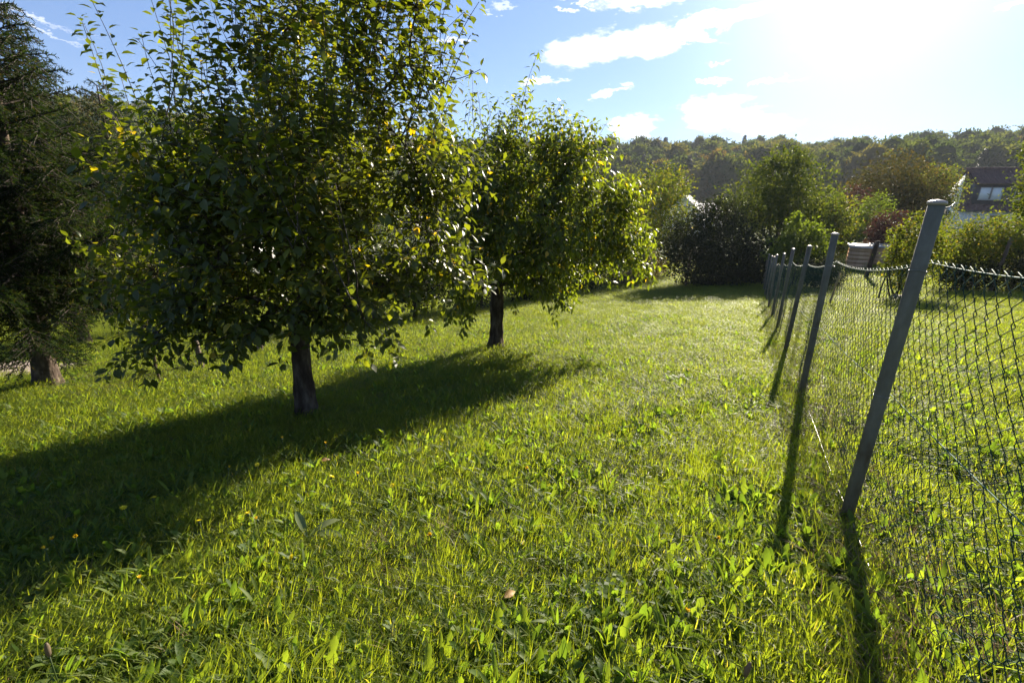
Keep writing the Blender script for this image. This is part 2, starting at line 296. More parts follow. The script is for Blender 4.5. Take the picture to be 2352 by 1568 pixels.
single = {}
def fruit_tree(name, label, base, fork_h, tr, blobs, shoots, n_sh, leaf, mats, seed, droop, widen, knots=()):
    rng = np.random.default_rng(seed); base = np.array(base, float)
    root = empty(name, base); tag(root, label, 'tree', 'fruit trees on the meadow')
    # trunk
    mb = MB(); zz = np.linspace(-.15, fork_h, 46)
    Pt = np.stack([np.sin(zz*2.2+seed)*.018, np.cos(zz*1.9+seed)*.018-.018, zz], -1)
    rad = tr*(1+.75*np.exp(-np.maximum(zz, 0)/.085)-.12*np.clip(zz/fork_h, 0, 1)+.05*np.sin(zz*11+seed))
    mb.tube(Pt, rad, 30)
    V = mb.V[0]; an_ = np.arctan2(V[:, 1], V[:, 0]); V[:, :2] *= (1+.05*np.sin(an_*5+V[:, 2]*6)+.045*np.abs(np.sin(an_*6+np.sin(V[:, 2]*9+seed)*1.3))*np.sin(V[:, 2]*23+an_*2)+rng.normal(size=len(V))*.022)[:, None]
    trunk = mb.build('trunk', mats[1], root, True)
    # limbs to the foliage masses
    top = base+Pt[-1]; nodes = [top]; nr = [tr*.75]; limbs = []
    order = sorted(blobs, key=lambda b: np.linalg.norm(np.array(b[:3])-top))
    for b in order:
        c = np.array(b[:3]); N = np.array(nodes); d = np.linalg.norm(N-c, axis=1)+.35*np.maximum(0, N[:, 2]-c[2])*2
        d = d + .25*np.linalg.norm(N-top, axis=1)
        i = int(np.argmin(d)); r0 = max(.008, min(nr[i]*.72, .05))
        P = curve(nodes[i], c, .10 if c[2] > nodes[i][2]-.2 else .22, 9, rng, .06)
        r = np.linspace(r0, max(.006, r0*.45), 9); limbs.append((P, r))
        for q in range(2, 9): nodes.append(P[q]); nr.append(r[q])
    for P, r in limbs:
        mb = MB(); mb.tube(P-base, r, 7, a=rng.random()); mb.build('limb', mats[1] if r[0] > .02 else mats[2], root, True)
    NN = np.array(nodes)
    tw = MB(); LP, LD, LN = [], [], []
    def add_shoot(P, r0, gap, start=.0, lfrac=1.):
        tw.tube(P-base, np.linspace(r0, r0*.35, len(P)), 4, cap=False)
        seg = np.linalg.norm(np.diff(P, axis=0), axis=1); cum = np.r_[0, np.cumsum(seg)]; L = cum[-1]
        s = np.arange(max(start*L, .03), L, gap); s = np.r_[s+rng.normal(size=len(s))*gap*.15, L, L-.004]; s = np.clip(s, 0, L)
        X = np.stack([np.interp(s, cum, P[:, k]) for k in range(3)], -1)
        T = unit(np.stack([np.interp(s, cum, np.gradient(P[:, k])) for k in range(3)], -1))
        ph = np.arange(len(s))*2.4+rng.random()*6
        a = unit(np.cross(T, np.array((.3, .2, 1.)))); b = np.cross(T, a)
        rad = np.cos(ph)[:, None]*a+np.sin(ph)[:, None]*b
        D = unit(T*.45+rad*.85+np.array((0, 0, -droop))+rng.normal(size=X.shape)*.22)
        up = np.array((0, 0, 1.))+T*.35+rng.normal(size=X.shape)*.35
        LP.append(X+D*leaf*.28); LD.append(D); LN.append(up)
    tot = sum(b[3]**2 for b in blobs)
    for b in blobs:
        c = np.array(b[:3]); n = max(5, int(n_sh*b[3]**2/tot*(.62 if b[4] >= .8 else 1.1))); upw = b[4]
        for _ in range(n):
            v = unit(rng.normal(size=3)); q = c+v*b[3]*rng.random()**.45*np.array((1, 1, .95))
            d = np.linalg.norm(NN-q, axis=1)+.5*np.maximum(0, (NN[:, 2]-q[2])*(1 if upw > 0 else -1)); i = int(np.argmin(d))
            out = unit(q-(top*.5+np.array((c[0], c[1], c[2]-.2))*.5)); out[2] *= .4
            dr = unit(out*.75+np.array((0, 0, upw*1.05))+rng.normal(size=3)*.28); L = rng.uniform(.16, .42)*(1+.5*max(0, upw))
            mid = q; end = q+dr*L; end[2] -= .1*L if upw < .5 else 0
            P = np.concatenate([curve(NN[i], mid, .04, 5, rng, .05), curve(mid, end, .05, 5, rng, .05)[1:]])
            Lt = np.linalg.norm(mid-NN[i])+L
            add_shoot(P, .0042, leaf*.45, start=max(0, 1-(L+.22)/Lt))
    more = []
    for a, b in shoots:
        a = np.array(a); b = np.array(b); more.append((a, b))
        for _ in range(2): more.append((a+rng.normal(size=3)*.07, a+(b-a)*rng.uniform(.5, .95)+rng.normal(size=3)*.10))
    for a, b in more:
        i = int(np.argmin(np.linalg.norm(NN-a, axis=1)))
        P = np.concatenate([curve(NN[i], a, .02, 5, rng, .04), curve(a, b, .0, 10, rng, .025)[1:]])
        Lt = np.linalg.norm(a-NN[i])+np.linalg.norm(b-a)
        add_shoot(P, .006, leaf*.36, start=max(0, 1-np.linalg.norm(b-a)*1.1/Lt))
    tw.build('twigs', mats[2], root, True)['kind'] = 'stuff'
    LP, LD, LN = map(np.concatenate, (LP, LD, LN)); n = len(LP)
    size = leaf*rng.uniform(.62, 1.15, n); wid = widen*rng.uniform(.75, 1.15, n); cu = rng.uniform(.3, 2.2, n)
    # the leaves that show largest are single objects
    eye = np.array((0, 0, EYE)); vis = np.linalg.norm(LP-eye, axis=1); S, D, Nn = frames(LD, LN)
    fac = np.abs(np.einsum('ij,ij->i', Nn, unit(LP-eye))); big = size**2*(.25+fac)/vis**2
    depth_front = np.linalg.norm(LP-eye, axis=1)-np.linalg.norm(top[:2])
    sel = np.argsort(-big)[:295]; msk = np.ones(n, bool); msk[sel] = False
    V, F, A = leaf_batch(LP[msk]-base, LD[msk], LN[msk], size[msk], rnd=rng.random(msk.sum()), widen=wid[msk], curl=cu[msk])
    ob('crown', mesh_np('crown', V, F, mats[0], True, {'rnd': A}), root)['kind'] = 'stuff'
    lm = mesh_np('leaf', LEAF_V*np.array((widen, 1, 1)), LEAF_F, mats[3], True)
    for i in sel:
        o = bpy.data.objects.new('leaf', lm); o.parent = root
        Mx = Matrix([list(S[i]), list(D[i]), list(Nn[i])]).transposed().to_4x4()
        o.matrix_local = Matrix.Translation(LP[i]-base)@Mx@Matrix.Diagonal((size[i], size[i], size[i]*min(1.6, cu[i]), 1)); C.objects.link(o)
    return root, n

def blob_points(blobs, n, rng, shell=.5, clump=.2, per=14):
    tot = sum(b[3]**2 for b in blobs); P = []; O = []
    for b in blobs:
        k = max(4, int(n*b[3]**2/tot/per)); v = unit(rng.normal(size=(k, 3))); rr = b[3]*(shell+(1.08-shell)*rng.random(k)**.7)
        c = np.array(b[:3])+v*rr[:, None]; q = c[:, None]+rng.normal(size=(k, per, 3))*b[3]*clump*np.array((1, 1, .75)); P.append(q.reshape(-1, 3)); O.append(np.repeat(v, per, 0))
    return np.concatenate(P), np.concatenate(O)
def bush(name, label, cat, blobs, n, leaf, mat, seed, group=None, trunk=None, clump=.17, shell=.35, up=.6, sprigs=0, per=14, stems=5):
    """crown of leaves in clumps over a trunk or several stems"""
    rng = np.random.default_rng(seed); bl = np.array([b[:4] for b in blobs]); cx, cy = bl[:, 0].mean(), bl[:, 1].mean()
    if trunk: cx, cy = trunk[0], trunk[1]
    base = np.array((cx, cy, float(gz(cx, cy)))); root = empty(name, base); tag(root, label, cat, group)
    P, O = blob_points(blobs, n, rng, shell, clump, per)
    D = unit(O*.6+rng.normal(size=P.shape)*.8); Nr = np.array((0, 0, up))+O*.5+rng.normal(size=P.shape)*.6
    if sprigs:
        # sprigs standing out of the outline
        Q = []
        for _ in range(sprigs):
            b = blobs[rng.integers(len(blobs))]; v = unit(rng.normal(size=3)+np.array((0, 0, .9))); a = np.array(b[:3])+v*b[3]*.8
            e = a+unit(v+np.array((0, 0, .8)))*b[3]*rng.uniform(.25, .55); q = np.linspace(a, e, 12)+rng.normal(size=(12, 3))*leaf*.5; Q.append(q)
        Q = np.concatenate(Q); P = np.concatenate([P, Q]); D = np.concatenate([D, unit(rng.normal(size=Q.shape))]); Nr = np.concatenate([Nr, rng.normal(size=Q.shape)+np.array((0, 0, .6))])
    keep = P[:, 2] > gz(P[:, 0], P[:, 1])+.03; P, D, Nr = P[keep], D[keep], Nr[keep]
    V, F, A = leaf_batch(P-base, D, Nr, leaf*rng.uniform(.6, 1.25, len(P)), LEAF2_V, LEAF2_F, rnd=rng.random(len(P)))
    ob('crown', mesh_np('crown', V, F, mat, False, {'rnd': A}), root)['kind'] = 'stuff'
    mb = MB(); k = 0
    if trunk:
        r = trunk[2]; c = bl[np.argmax(bl[:, 3])]; topz = c[2]-c[3]*.2; Pt = curve(base-np.array((0, 0, .2)), (c[0]*.5+cx*.5, c[1]*.5+cy*.5, max(topz, base[2]+.6)), 0, 8, rng, .03)
        mb.tube(Pt-base, np.linspace(r, r*.5, 8), 8); mb.build('trunk', M_bark, root, True)
        for b in bl: mb = MB(); mb.tube(curve(Pt[5], b[:3], .06, 7, rng, .05)-base, np.linspace(r*.45, r*.12, 7), 5); mb.build('limb', M_bark, root, True)
    else:
        for b in bl:
            for _ in range(max(1, stems//len(bl)+1)):
                a = base+np.array((rng.normal()*.15, rng.normal()*.15, -.05))+(np.array((b[0], b[1], base[2]))-base)*.5; a[2] = float(gz(a[0], a[1]))-.05
                mb = MB(); mb.tube(curve(a, b[:3]+rng.normal(size=3)*b[3]*.3, .05, 7, rng, .05)-base, np.linspace(.028, .008, 7), 5); mb.build('stem', M_twig, root, True)
    return root

# ------------------------------------------------------------------ house beyond the garden
M_tile = noise_mat('roof_tile', [(.3, (.085, .052, .048)), (.6, (.13, .078, .07)), (.8, (.18, .11, .10))], 3, .9, .3, 30, spec=.1)
M_clad = noise_mat('dark_cladding', [(.3, (.035, .035, .045)), (.7, (.06, .06, .07))], 2, .7, .2, 20)
M_white = noise_mat('white_render', [(.3, (.68, .67, .65)), (.7, (.80, .79, .77))], 3, .85, .2, 60)
M_blind = noise_mat('white_blind', [(.3, (.76, .76, .76)), (.7, (.82, .82, .82))], 2, .5, .05, 40)
M_frame = noise_mat('window_frame', [(.3, (.30, .29, .28)), (.7, (.38, .37, .36))], 3, .5, .05)
M_darkwood = noise_mat('dark_wood', [(.3, (.04, .028, .022)), (.7, (.08, .055, .04))], 8, .9, .4, 20, spec=.1)
def glass_mat():
    m, t, out = new_mat('window_glass'); p = nd(t, 'ShaderNodeBsdfPrincipled', in_Roughness=.06); p.inputs['Base Color'].default_value = (.02, .025, .03, 1); lnk(t, p.outputs[0], out.inputs[0]); return m
M_glass = glass_mat()
def tiled(mbx, p00, p10, p01, p11, rows, cols, amp=.028, step=.035):
    """courses of pan tiles: each course a wavy strip lapping over the one below"""
    p00, p10, p01, p11 = map(np.array, (p00, p10, p01, p11)); n = np.cross(p10-p00, p01-p00); n = n/np.linalg.norm(n)
    if n[2] < 0: n = -n
    u = np.linspace(0, 1, cols*4+1)
    for r in range(rows):
        v0, v1 = r/rows, (r+1.12)/rows
        P0 = (p00*(1-v0)+p01*v0)+np.outer(u, (p10*(1-v0)+p11*v0)-(p00*(1-v0)+p01*v0))
        P1 = (p00*(1-v1)+p01*v1)+np.outer(u, (p10*(1-v1)+p11*v1)-(p00*(1-v1)+p01*v1))
        wv = (np.cos(u*cols*2*np.pi)*amp)[:, None]*n
        A = P0+wv+n*(step+amp); Bq = P1+wv+n*amp; D = P0-n*.01; k = len(u)
        V = np.concatenate([D, A, Bq]); i = np.arange(k-1)
        q = np.concatenate([np.stack([i, i+1, i+1+k, i+k], -1), np.stack([i+k, i+k+1, i+2*k+1, i+2*k], -1)]); mbx.add(V, q)
HX, HY = 55.0, 58.8; HZ = float(gz(HX+2, HY))-.3
house = empty('house', (HX, HY, HZ), R(-24)); tag(house, 'white house with a brown tiled roof and dark dormer behind the garden shrubs', 'house')
ez = -.30-HZ; L = 15.; W = 10.; rz_ = 4.95; ry = 4.6
mb = MB(); mb.box((.5, .5, 0), (L, W, ez-.05)); mb.build('wall', M_white, house)
mb = MB(); mb.add([(.5, .8, ez-.05), (.5, W-.3, ez-.05), (1.35, W*.46, ez+rz_-.5), (.8, .8, ez-.05), (.8, W-.3, ez-.05), (1.6, W*.46, ez+rz_-.5)], [(0, 1, 2), (3, 5, 4), (0, 3, 4), (0, 4, 1), (1, 4, 5), (1, 5, 2), (0, 2, 5), (0, 5, 3)]); mb.build('gable', M_white, house)
mb = MB(); nq = [(0, 0, ez), (L+.5, 0, ez), (1.3, ry, ez+rz_), (L+.5, ry, ez+rz_)]
mb.add([nq[0], nq[1], nq[3], nq[2], (0, .04, ez-.16), (L+.5, .04, ez-.16), (L+.5, ry, ez+rz_-.16), (1.3, ry, ez+rz_-.16)], [(0, 1, 2, 3), (4, 7, 6, 5), (0, 4, 5, 1), (0, 3, 7, 4)])
bk = [(0, 2*ry, ez), (L+.5, 2*ry, ez)]
mb.add([bk[0], bk[1], (L+.5, ry+.01, ez+rz_), (1.3, ry+.01, ez+rz_), (0, 2*ry, ez-.16), (L+.5, 2*ry, ez-.16), (L+.5, ry+.01, ez+rz_-.16), (1.3, ry+.01, ez+rz_-.16)], [(0, 3, 2, 1), (4, 5, 6, 7), (0, 1, 5, 4), (0, 4, 7, 3)])
roof = mb.build('roof', M_darkwood, house)
mb = MB(); tiled(mb, *nq, 17, 52); tl_ = mb.build('roof_tiles', M_tile, roof); tl_['kind'] = 'stuff'
mb = MB()
for k in range(38):
    x = 1.25+k*.36; mb.tube([(x, ry, ez+rz_+.05), (x+.2, ry, ez+rz_+.075), (x+.39, ry, ez+rz_+.05)], .115, 8)
o = mb.build('ridge_tiles', M_tile, roof); o['kind'] = 'stuff'
mb = MB(); mb.tube([(-.05, -.08, ez-.06), (L+.5, -.08, ez-.06)], .075, 8); mb.build('gutter', M_clad, house)
def slope_y(z): return (z-ez)/rz_*ry
d0, d1 = ez+.62, ez+3.1; yd = .6
dormer = ob('dormer', None, house) if False else None
mb = MB(); mb.box((1.35, yd, d0-.1), (11.8, yd+2.3, d1)); dormer = mb.build('dormer', M_clad, house)
mb = MB(); a = [(1.05, yd-.4, d1-.02), (12.1, yd-.4, d1-.02), (1.5, slope_y(ez+4.35), ez+4.38), (12.1, slope_y(ez+4.35), ez+4.38)]
mb.add([a[0], a[1], a[3], a[2]]+[(p[0], p[1], p[2]-.10) for p in (a[0], a[1], a[3], a[2])], [(0, 1, 2, 3), (7, 6, 5, 4), (0, 4, 5, 1), (1, 5, 6, 2), (0, 3, 7, 4)])
mb.build('dormer_roof', M_darkwood, house)
mb = MB(); tiled(mb, *[(p[0], p[1], p[2]+.01) for p in a], 8, 34); o = mb.build('dormer_tiles', M_tile, house); o['kind'] = 'stuff'
for wx, n_ in ((1.75, 2), (5.0, 1), (7.4, 2)):
    for q in range(n_):
        x0 = wx+q*1.12; z0, z1 = d0+.65, d1-.42
        mb = MB()
        for lo, hi in (((x0, yd-.05, z0), (x0+1.04, yd+.02, z0+.06)), ((x0, yd-.05, z1-.06), (x0+1.04, yd+.02, z1)), ((x0, yd-.05, z0+.06), (x0+.06, yd+.02, z1-.06)), ((x0+.98, yd-.05, z0+.06), (x0+1.04, yd+.02, z1-.06))): mb.box(lo, hi)
        wn = mb.build('window', M_frame, house)
        mb = MB(); mb.box((x0+.06, yd-.03, z0+.06), (x0+.98, yd-.02, z1-.06)); mb.build('blind' if n_ == 2 else 'pane', M_blind if n_ == 2 else M_glass, wn)
        mb = MB(); mb.box((x0-.03, yd-.14, z0-.05), (x0+1.07, yd-.06, z0-.01)); mb.build('sill', M_white, wn)
for x0 in (3.4, 7.2):
    mb = MB(); mb.box((x0, .46, ez-1.75), (x0+1.2, .498, ez-.55)); wn = mb.build('window', M_frame, house)
    mb = MB(); mb.box((x0+.08, .44, ez-1.67), (x0+1.12, .456, ez-.63)); mb.build('pane', M_glass, wn)

def far_house(name, label, x, y, z, w_, d_, h_, rh, rot, roofm, nwin):
    r = empty(name, (x, y, z), R(rot)); tag(r, label, 'house')
    mb = MB(); mb.box((-w_/2, -d_/2, 0), (w_/2, d_/2, h_)); mb.add([(-w_/2, -d_/2, h_), (-w_/2, d_/2, h_), (-w_/2, 0, h_+rh), (w_/2, -d_/2, h_), (w_/2, d_/2, h_), (w_/2, 0, h_+rh)], [(0, 2, 1), (3, 4, 5), (0, 1, 4), (0, 4, 3), (1, 2, 5), (1, 5, 4), (0, 3, 5), (0, 5, 2)]); mb.build('wall', M_white, r)
    mb = MB(); e = .5; k = rh/(d_/2)
    for sg in (-1, 1):
        mb.add([(-w_/2-e, sg*(d_/2+e), h_-e*k+.05), (w_/2+e, sg*(d_/2+e), h_-e*k+.05), (w_/2+e, 0, h_+rh+.05), (-w_/2-e, 0, h_+rh+.05), (-w_/2-e, sg*(d_/2+e), h_-e*k+.25), (w_/2+e, sg*(d_/2+e), h_-e*k+.25), (w_/2+e, 0, h_+rh+.25), (-w_/2-e, 0, h_+rh+.25)], [(0, 1, 2, 3), (4, 5, 6, 7), (0, 1, 5, 4), (0, 3, 7, 4), (1, 2, 6, 5)])
    mb.build('roof', roofm, r)
    for i in range(nwin):
        for fl in range(max(1, int(h_//2.7))):
            x0 = -w_/2+(i+.6)*w_/(nwin+.2); mb = MB(); mb.box((x0, -d_/2-.05, .9+fl*2.6), (x0+1.1, -d_/2-.004, 2.1+fl*2.6)); wn = mb.build('window', M_frame, r)
            mb = MB(); mb.box((x0+.1, -d_/2-.08, 1.+fl*2.6), (x0+1., -d_/2-.054, 2.+fl*2.6)); mb.build('pane', M_glass, wn)
M_slate = noise_mat('grey_roof', [(.3, (.16, .16, .18)), (.7, (.26, .26, .28))], 2, .9, .2, spec=.1)
far_house('house', 'pale gabled house in the valley showing over the hedge by the yellowish tree', 40.6, 112, -8.6, 9, 9, 5.4, 3.8, 62, M_slate, 3)
far_house('house', 'small grey roof in the valley beside the pale gabled house', 45.6, 114, -8.6, 7, 8, 4.6, 2.8, 35, M_slate, 2)
far_house('house', 'white house glimpsed between the branches of the tall fruit tree', -31.0, 47, float(gz(-31, 47)), 9, 8, 4.2, 3.2, -25, M_tile, 3)

# ------------------------------------------------------------------ wooded hillside across the valley
M_far = leaf_mat('forest_leaf', [(0, (.028, .046, .016)), (.4, (.046, .066, .018)), (.75, (.064, .078, .022)), (.93, (.085, .08, .024)), (1, (.10, .074, .026))], tr=(2.2, 2.0, .7), mixf=.42, rough=.9, spec=.0, src='obj')
M_farcon = leaf_mat('forest_needle', [(0, (.014, .026, .016)), (1, (.03, .045, .022))], mixf=.15, rough=.6, spec=.2, src='obj')
proto = bpy.data.collections.new('forest_kinds')
def forest_kind(i, seed):
    rng = np.random.default_rng(seed)
    bl = [(rng.normal()*1.7, rng.normal()*1.7, 11+rng.normal()*2.6, rng.uniform(2., 3.4)) for _ in range(8)]+[(0, 0, 8, 3.6), (0, 0, 14.5, 2.6)]
    P, O = blob_points(bl, 3000, rng, .72, .16, 10); D = unit(O+rng.normal(size=P.shape)*.8); Nr = O+np.array((0, 0, .7))+rng.normal(size=P.shape)*.5
    mb = MB(); V, F, A = leaf_batch(P, D, Nr, rng.uniform(.55, 1.15, len(P)), LEAF2_V, LEAF2_F); mb.add(V, F)
    th = np.linspace(0, np.pi, 7); ph = np.arange(9)*2*np.pi/9; SV = np.array([(math.sin(a)*math.cos(b), math.sin(a)*math.sin(b), math.cos(a)) for a in th for b in ph]); SF = [(i*9+j, (i+1)*9+j, (i+1)*9+(j+1) % 9, i*9+(j+1) % 9) for i in range(6) for j in range(9)]
    for (x, y, z, r) in bl: mb.add(SV*(r*.80)*(1+rng.normal(size=(63, 1))*.07)+np.array((x, y, z)), SF, .5)
    mb.tube([(0, 0, -1), (.2, 0, 5), (0, .2, 11)], [.3, .22, .1], 5)
    o = bpy.data.objects.new('kind_%d' % i, mb.mesh('forest_tree', M_far)); proto.objects.link(o)
for i in range(5): forest_kind(i, 40+i)
rng = np.random.default_rng(91); mb = MB(); P = []; D = []
for k in range(1500):
    z_ = rng.uniform(2, 19); a_ = rng.random()*6.28; r_ = (19.5-z_)*.19*rng.uniform(.5, 1); P.append((r_*math.cos(a_), r_*math.sin(a_), z_)); D.append((math.cos(a_), math.sin(a_), -.3))
V, F, A = leaf_batch(np.array(P), np.array(D), np.tile((0, 0, 1.), (1500, 1))+rng.normal(size=(1500, 3))*.3, rng.uniform(.5, .9, 1500), LEAF2_V, LEAF2_F); mb.add(V, F); mb.tube([(0, 0, -1), (0, 0, 19)], [.3, .04], 5)
proto.objects.link(bpy.data.objects.new('kind_5', mb.mesh('forest_conifer', M_farcon)))

def scatter(name, coll, P, rot, scl, idx, kind='stuff', label=None, cat=None):
    me = bpy.data.meshes.new(name); n = len(P); me.vertices.add(n); me.vertices.foreach_set('co', np.asarray(P, np.float32).ravel())
    for an, ty, av in (('rot', 'FLOAT_VECTOR', rot), ('scl', 'FLOAT_VECTOR', scl), ('idx', 'INT', idx)):
        at = me.attributes.new(an, ty, 'POINT'); at.data.foreach_set('vector' if ty == 'FLOAT_VECTOR' else 'value', np.asarray(av, np.int32 if ty == 'INT' else np.float32).ravel())
    o = ob(name, me); ng = bpy.data.node_groups.new(name+'_scatter', 'GeometryNodeTree')
    ng.interface.new_socket('Geometry', in_out='INPUT', socket_type='NodeSocketGeometry'); ng.interface.new_socket('Geometry', in_out='OUTPUT', socket_type='NodeSocketGeometry')
    gi = ng.nodes.new('NodeGroupInput'); go = ng.nodes.new('NodeGroupOutput'); ip = ng.nodes.new('GeometryNodeInstanceOnPoints'); ci = ng.nodes.new('GeometryNodeCollectionInfo')
    ci.inputs['Collection'].default_value = coll; ci.inputs['Separate Children'].default_value = True; ci.inputs['Reset Children'].default_value = True
    def na(nm, ty):
        q = ng.nodes.new('GeometryNodeInputNamedAttribute'); q.data_type = ty; q.inputs[0].default_value = nm; return q.outputs['Attribute']
    er = ng.nodes.new('FunctionNodeEulerToRotation'); ng.links.new(na('rot', 'FLOAT_VECTOR'), er.inputs[0])
    ng.links.new(gi.outputs[0], ip.inputs['Points']); ng.links.new(ci.outputs[0], ip.inputs['Instance']); ip.inputs['Pick Instance'].default_value = True
    ng.links.new(na('idx', 'INT'), ip.inputs['Instance Index']); ng.links.new(er.outputs[0], ip.inputs['Rotation']); ng.links.new(na('scl', 'FLOAT_VECTOR'), ip.inputs['Scale'])
    ng.links.new(ip.outputs[0], go.inputs[0]); md = o.modifiers.new('scatter', 'NODES'); md.node_group = ng
    tag(o, label, cat, None, kind); return o
rng = np.random.default_rng(5)
n = 5200; rr = np.sqrt(rng.uniform(175**2, 420**2, n)); aa = np.radians(rng.uniform(-68, 66, n)); X = rr*np.sin(aa); Y = rr*np.cos(aa)
n2 = 260; X2 = rng.uniform(-150, -34, n2); Y2 = rng.uniform(60, 170, n2)
n3 = 0; X3 = rng.uniform(60, 190, n3); Y3 = rng.uniform(75, 170, n3)
X = np.r_[X, X2, X3]; Y = np.r_[Y, Y2, Y3]; N = len(X)
sc_ = rng.uniform(.72, 1.22, N); con = (rng.random(N) < .035)
scatter('forest', proto, np.stack([X, Y, gz(X, Y)-.3], -1), np.stack([rng.normal(size=N)*.04, rng.normal(size=N)*.04, rng.random(N)*6.28], -1), np.stack([sc_*rng.uniform(.9, 1.15, N), sc_*rng.uniform(.9, 1.15, N), sc_], -1), np.where(con, 5, rng.integers(0, 5, N)))

# ------------------------------------------------------------------ trees and shrubs round the meadow
M_dark = leaf_mat('hedge_leaf', [(0, (.013, .019, .008)), (.7, (.022, .030, .010)), (1, (.04, .045, .013))], tr=(1.8, 1.7, .7), mixf=.22, rough=.65, spec=.15)
M_mid = leaf_mat('shrub_leaf', [(0, (.035, .055, .014)), (.7, (.06, .08, .018)), (1, (.10, .11, .022))], tr=(2.2, 2.1, .6), mixf=.42, rough=.65, spec=.12)
M_yel = leaf_mat('yellowing_leaf', [(0, (.055, .078, .013)), (.6, (.085, .108, .018)), (.92, (.13, .13, .02)), (1, (.2, .14, .025))], tr=(2.2, 2.1, .6), mixf=.45, rough=.65, spec=.12)
M_fresh = leaf_mat('elder_leaf', [(0, (.055, .085, .018)), (1, (.10, .14, .03))], tr=(2.3, 2.1, .6), mixf=.45, rough=.65, spec=.12)
M_oran = leaf_mat('autumn_leaf', [(0, (.04, .048, .014)), (.5, (.058, .058, .017)), (1, (.085, .066, .022))], tr=(1.8, 1.6, .6), mixf=.35, rough=.7, spec=.1)
M_purp = leaf_mat('copper_leaf', [(0, (.045, .024, .021)), (.7, (.075, .038, .032)), (1, (.12, .065, .05))], tr=(1.5, 1.2, .8), mixf=.25, rough=.65, spec=.15)
M_brown = leaf_mat('brown_leaf', [(0, (.07, .05, .025)), (.6, (.12, .085, .04)), (1, (.18, .13, .06))], tr=(1.4, 1.3, .7), mixf=.35, rough=.6)
M_pale = leaf_mat('pale_leaf', [(0, (.06, .085, .045)), (1, (.12, .14, .075))], mixf=.35, rough=.5)

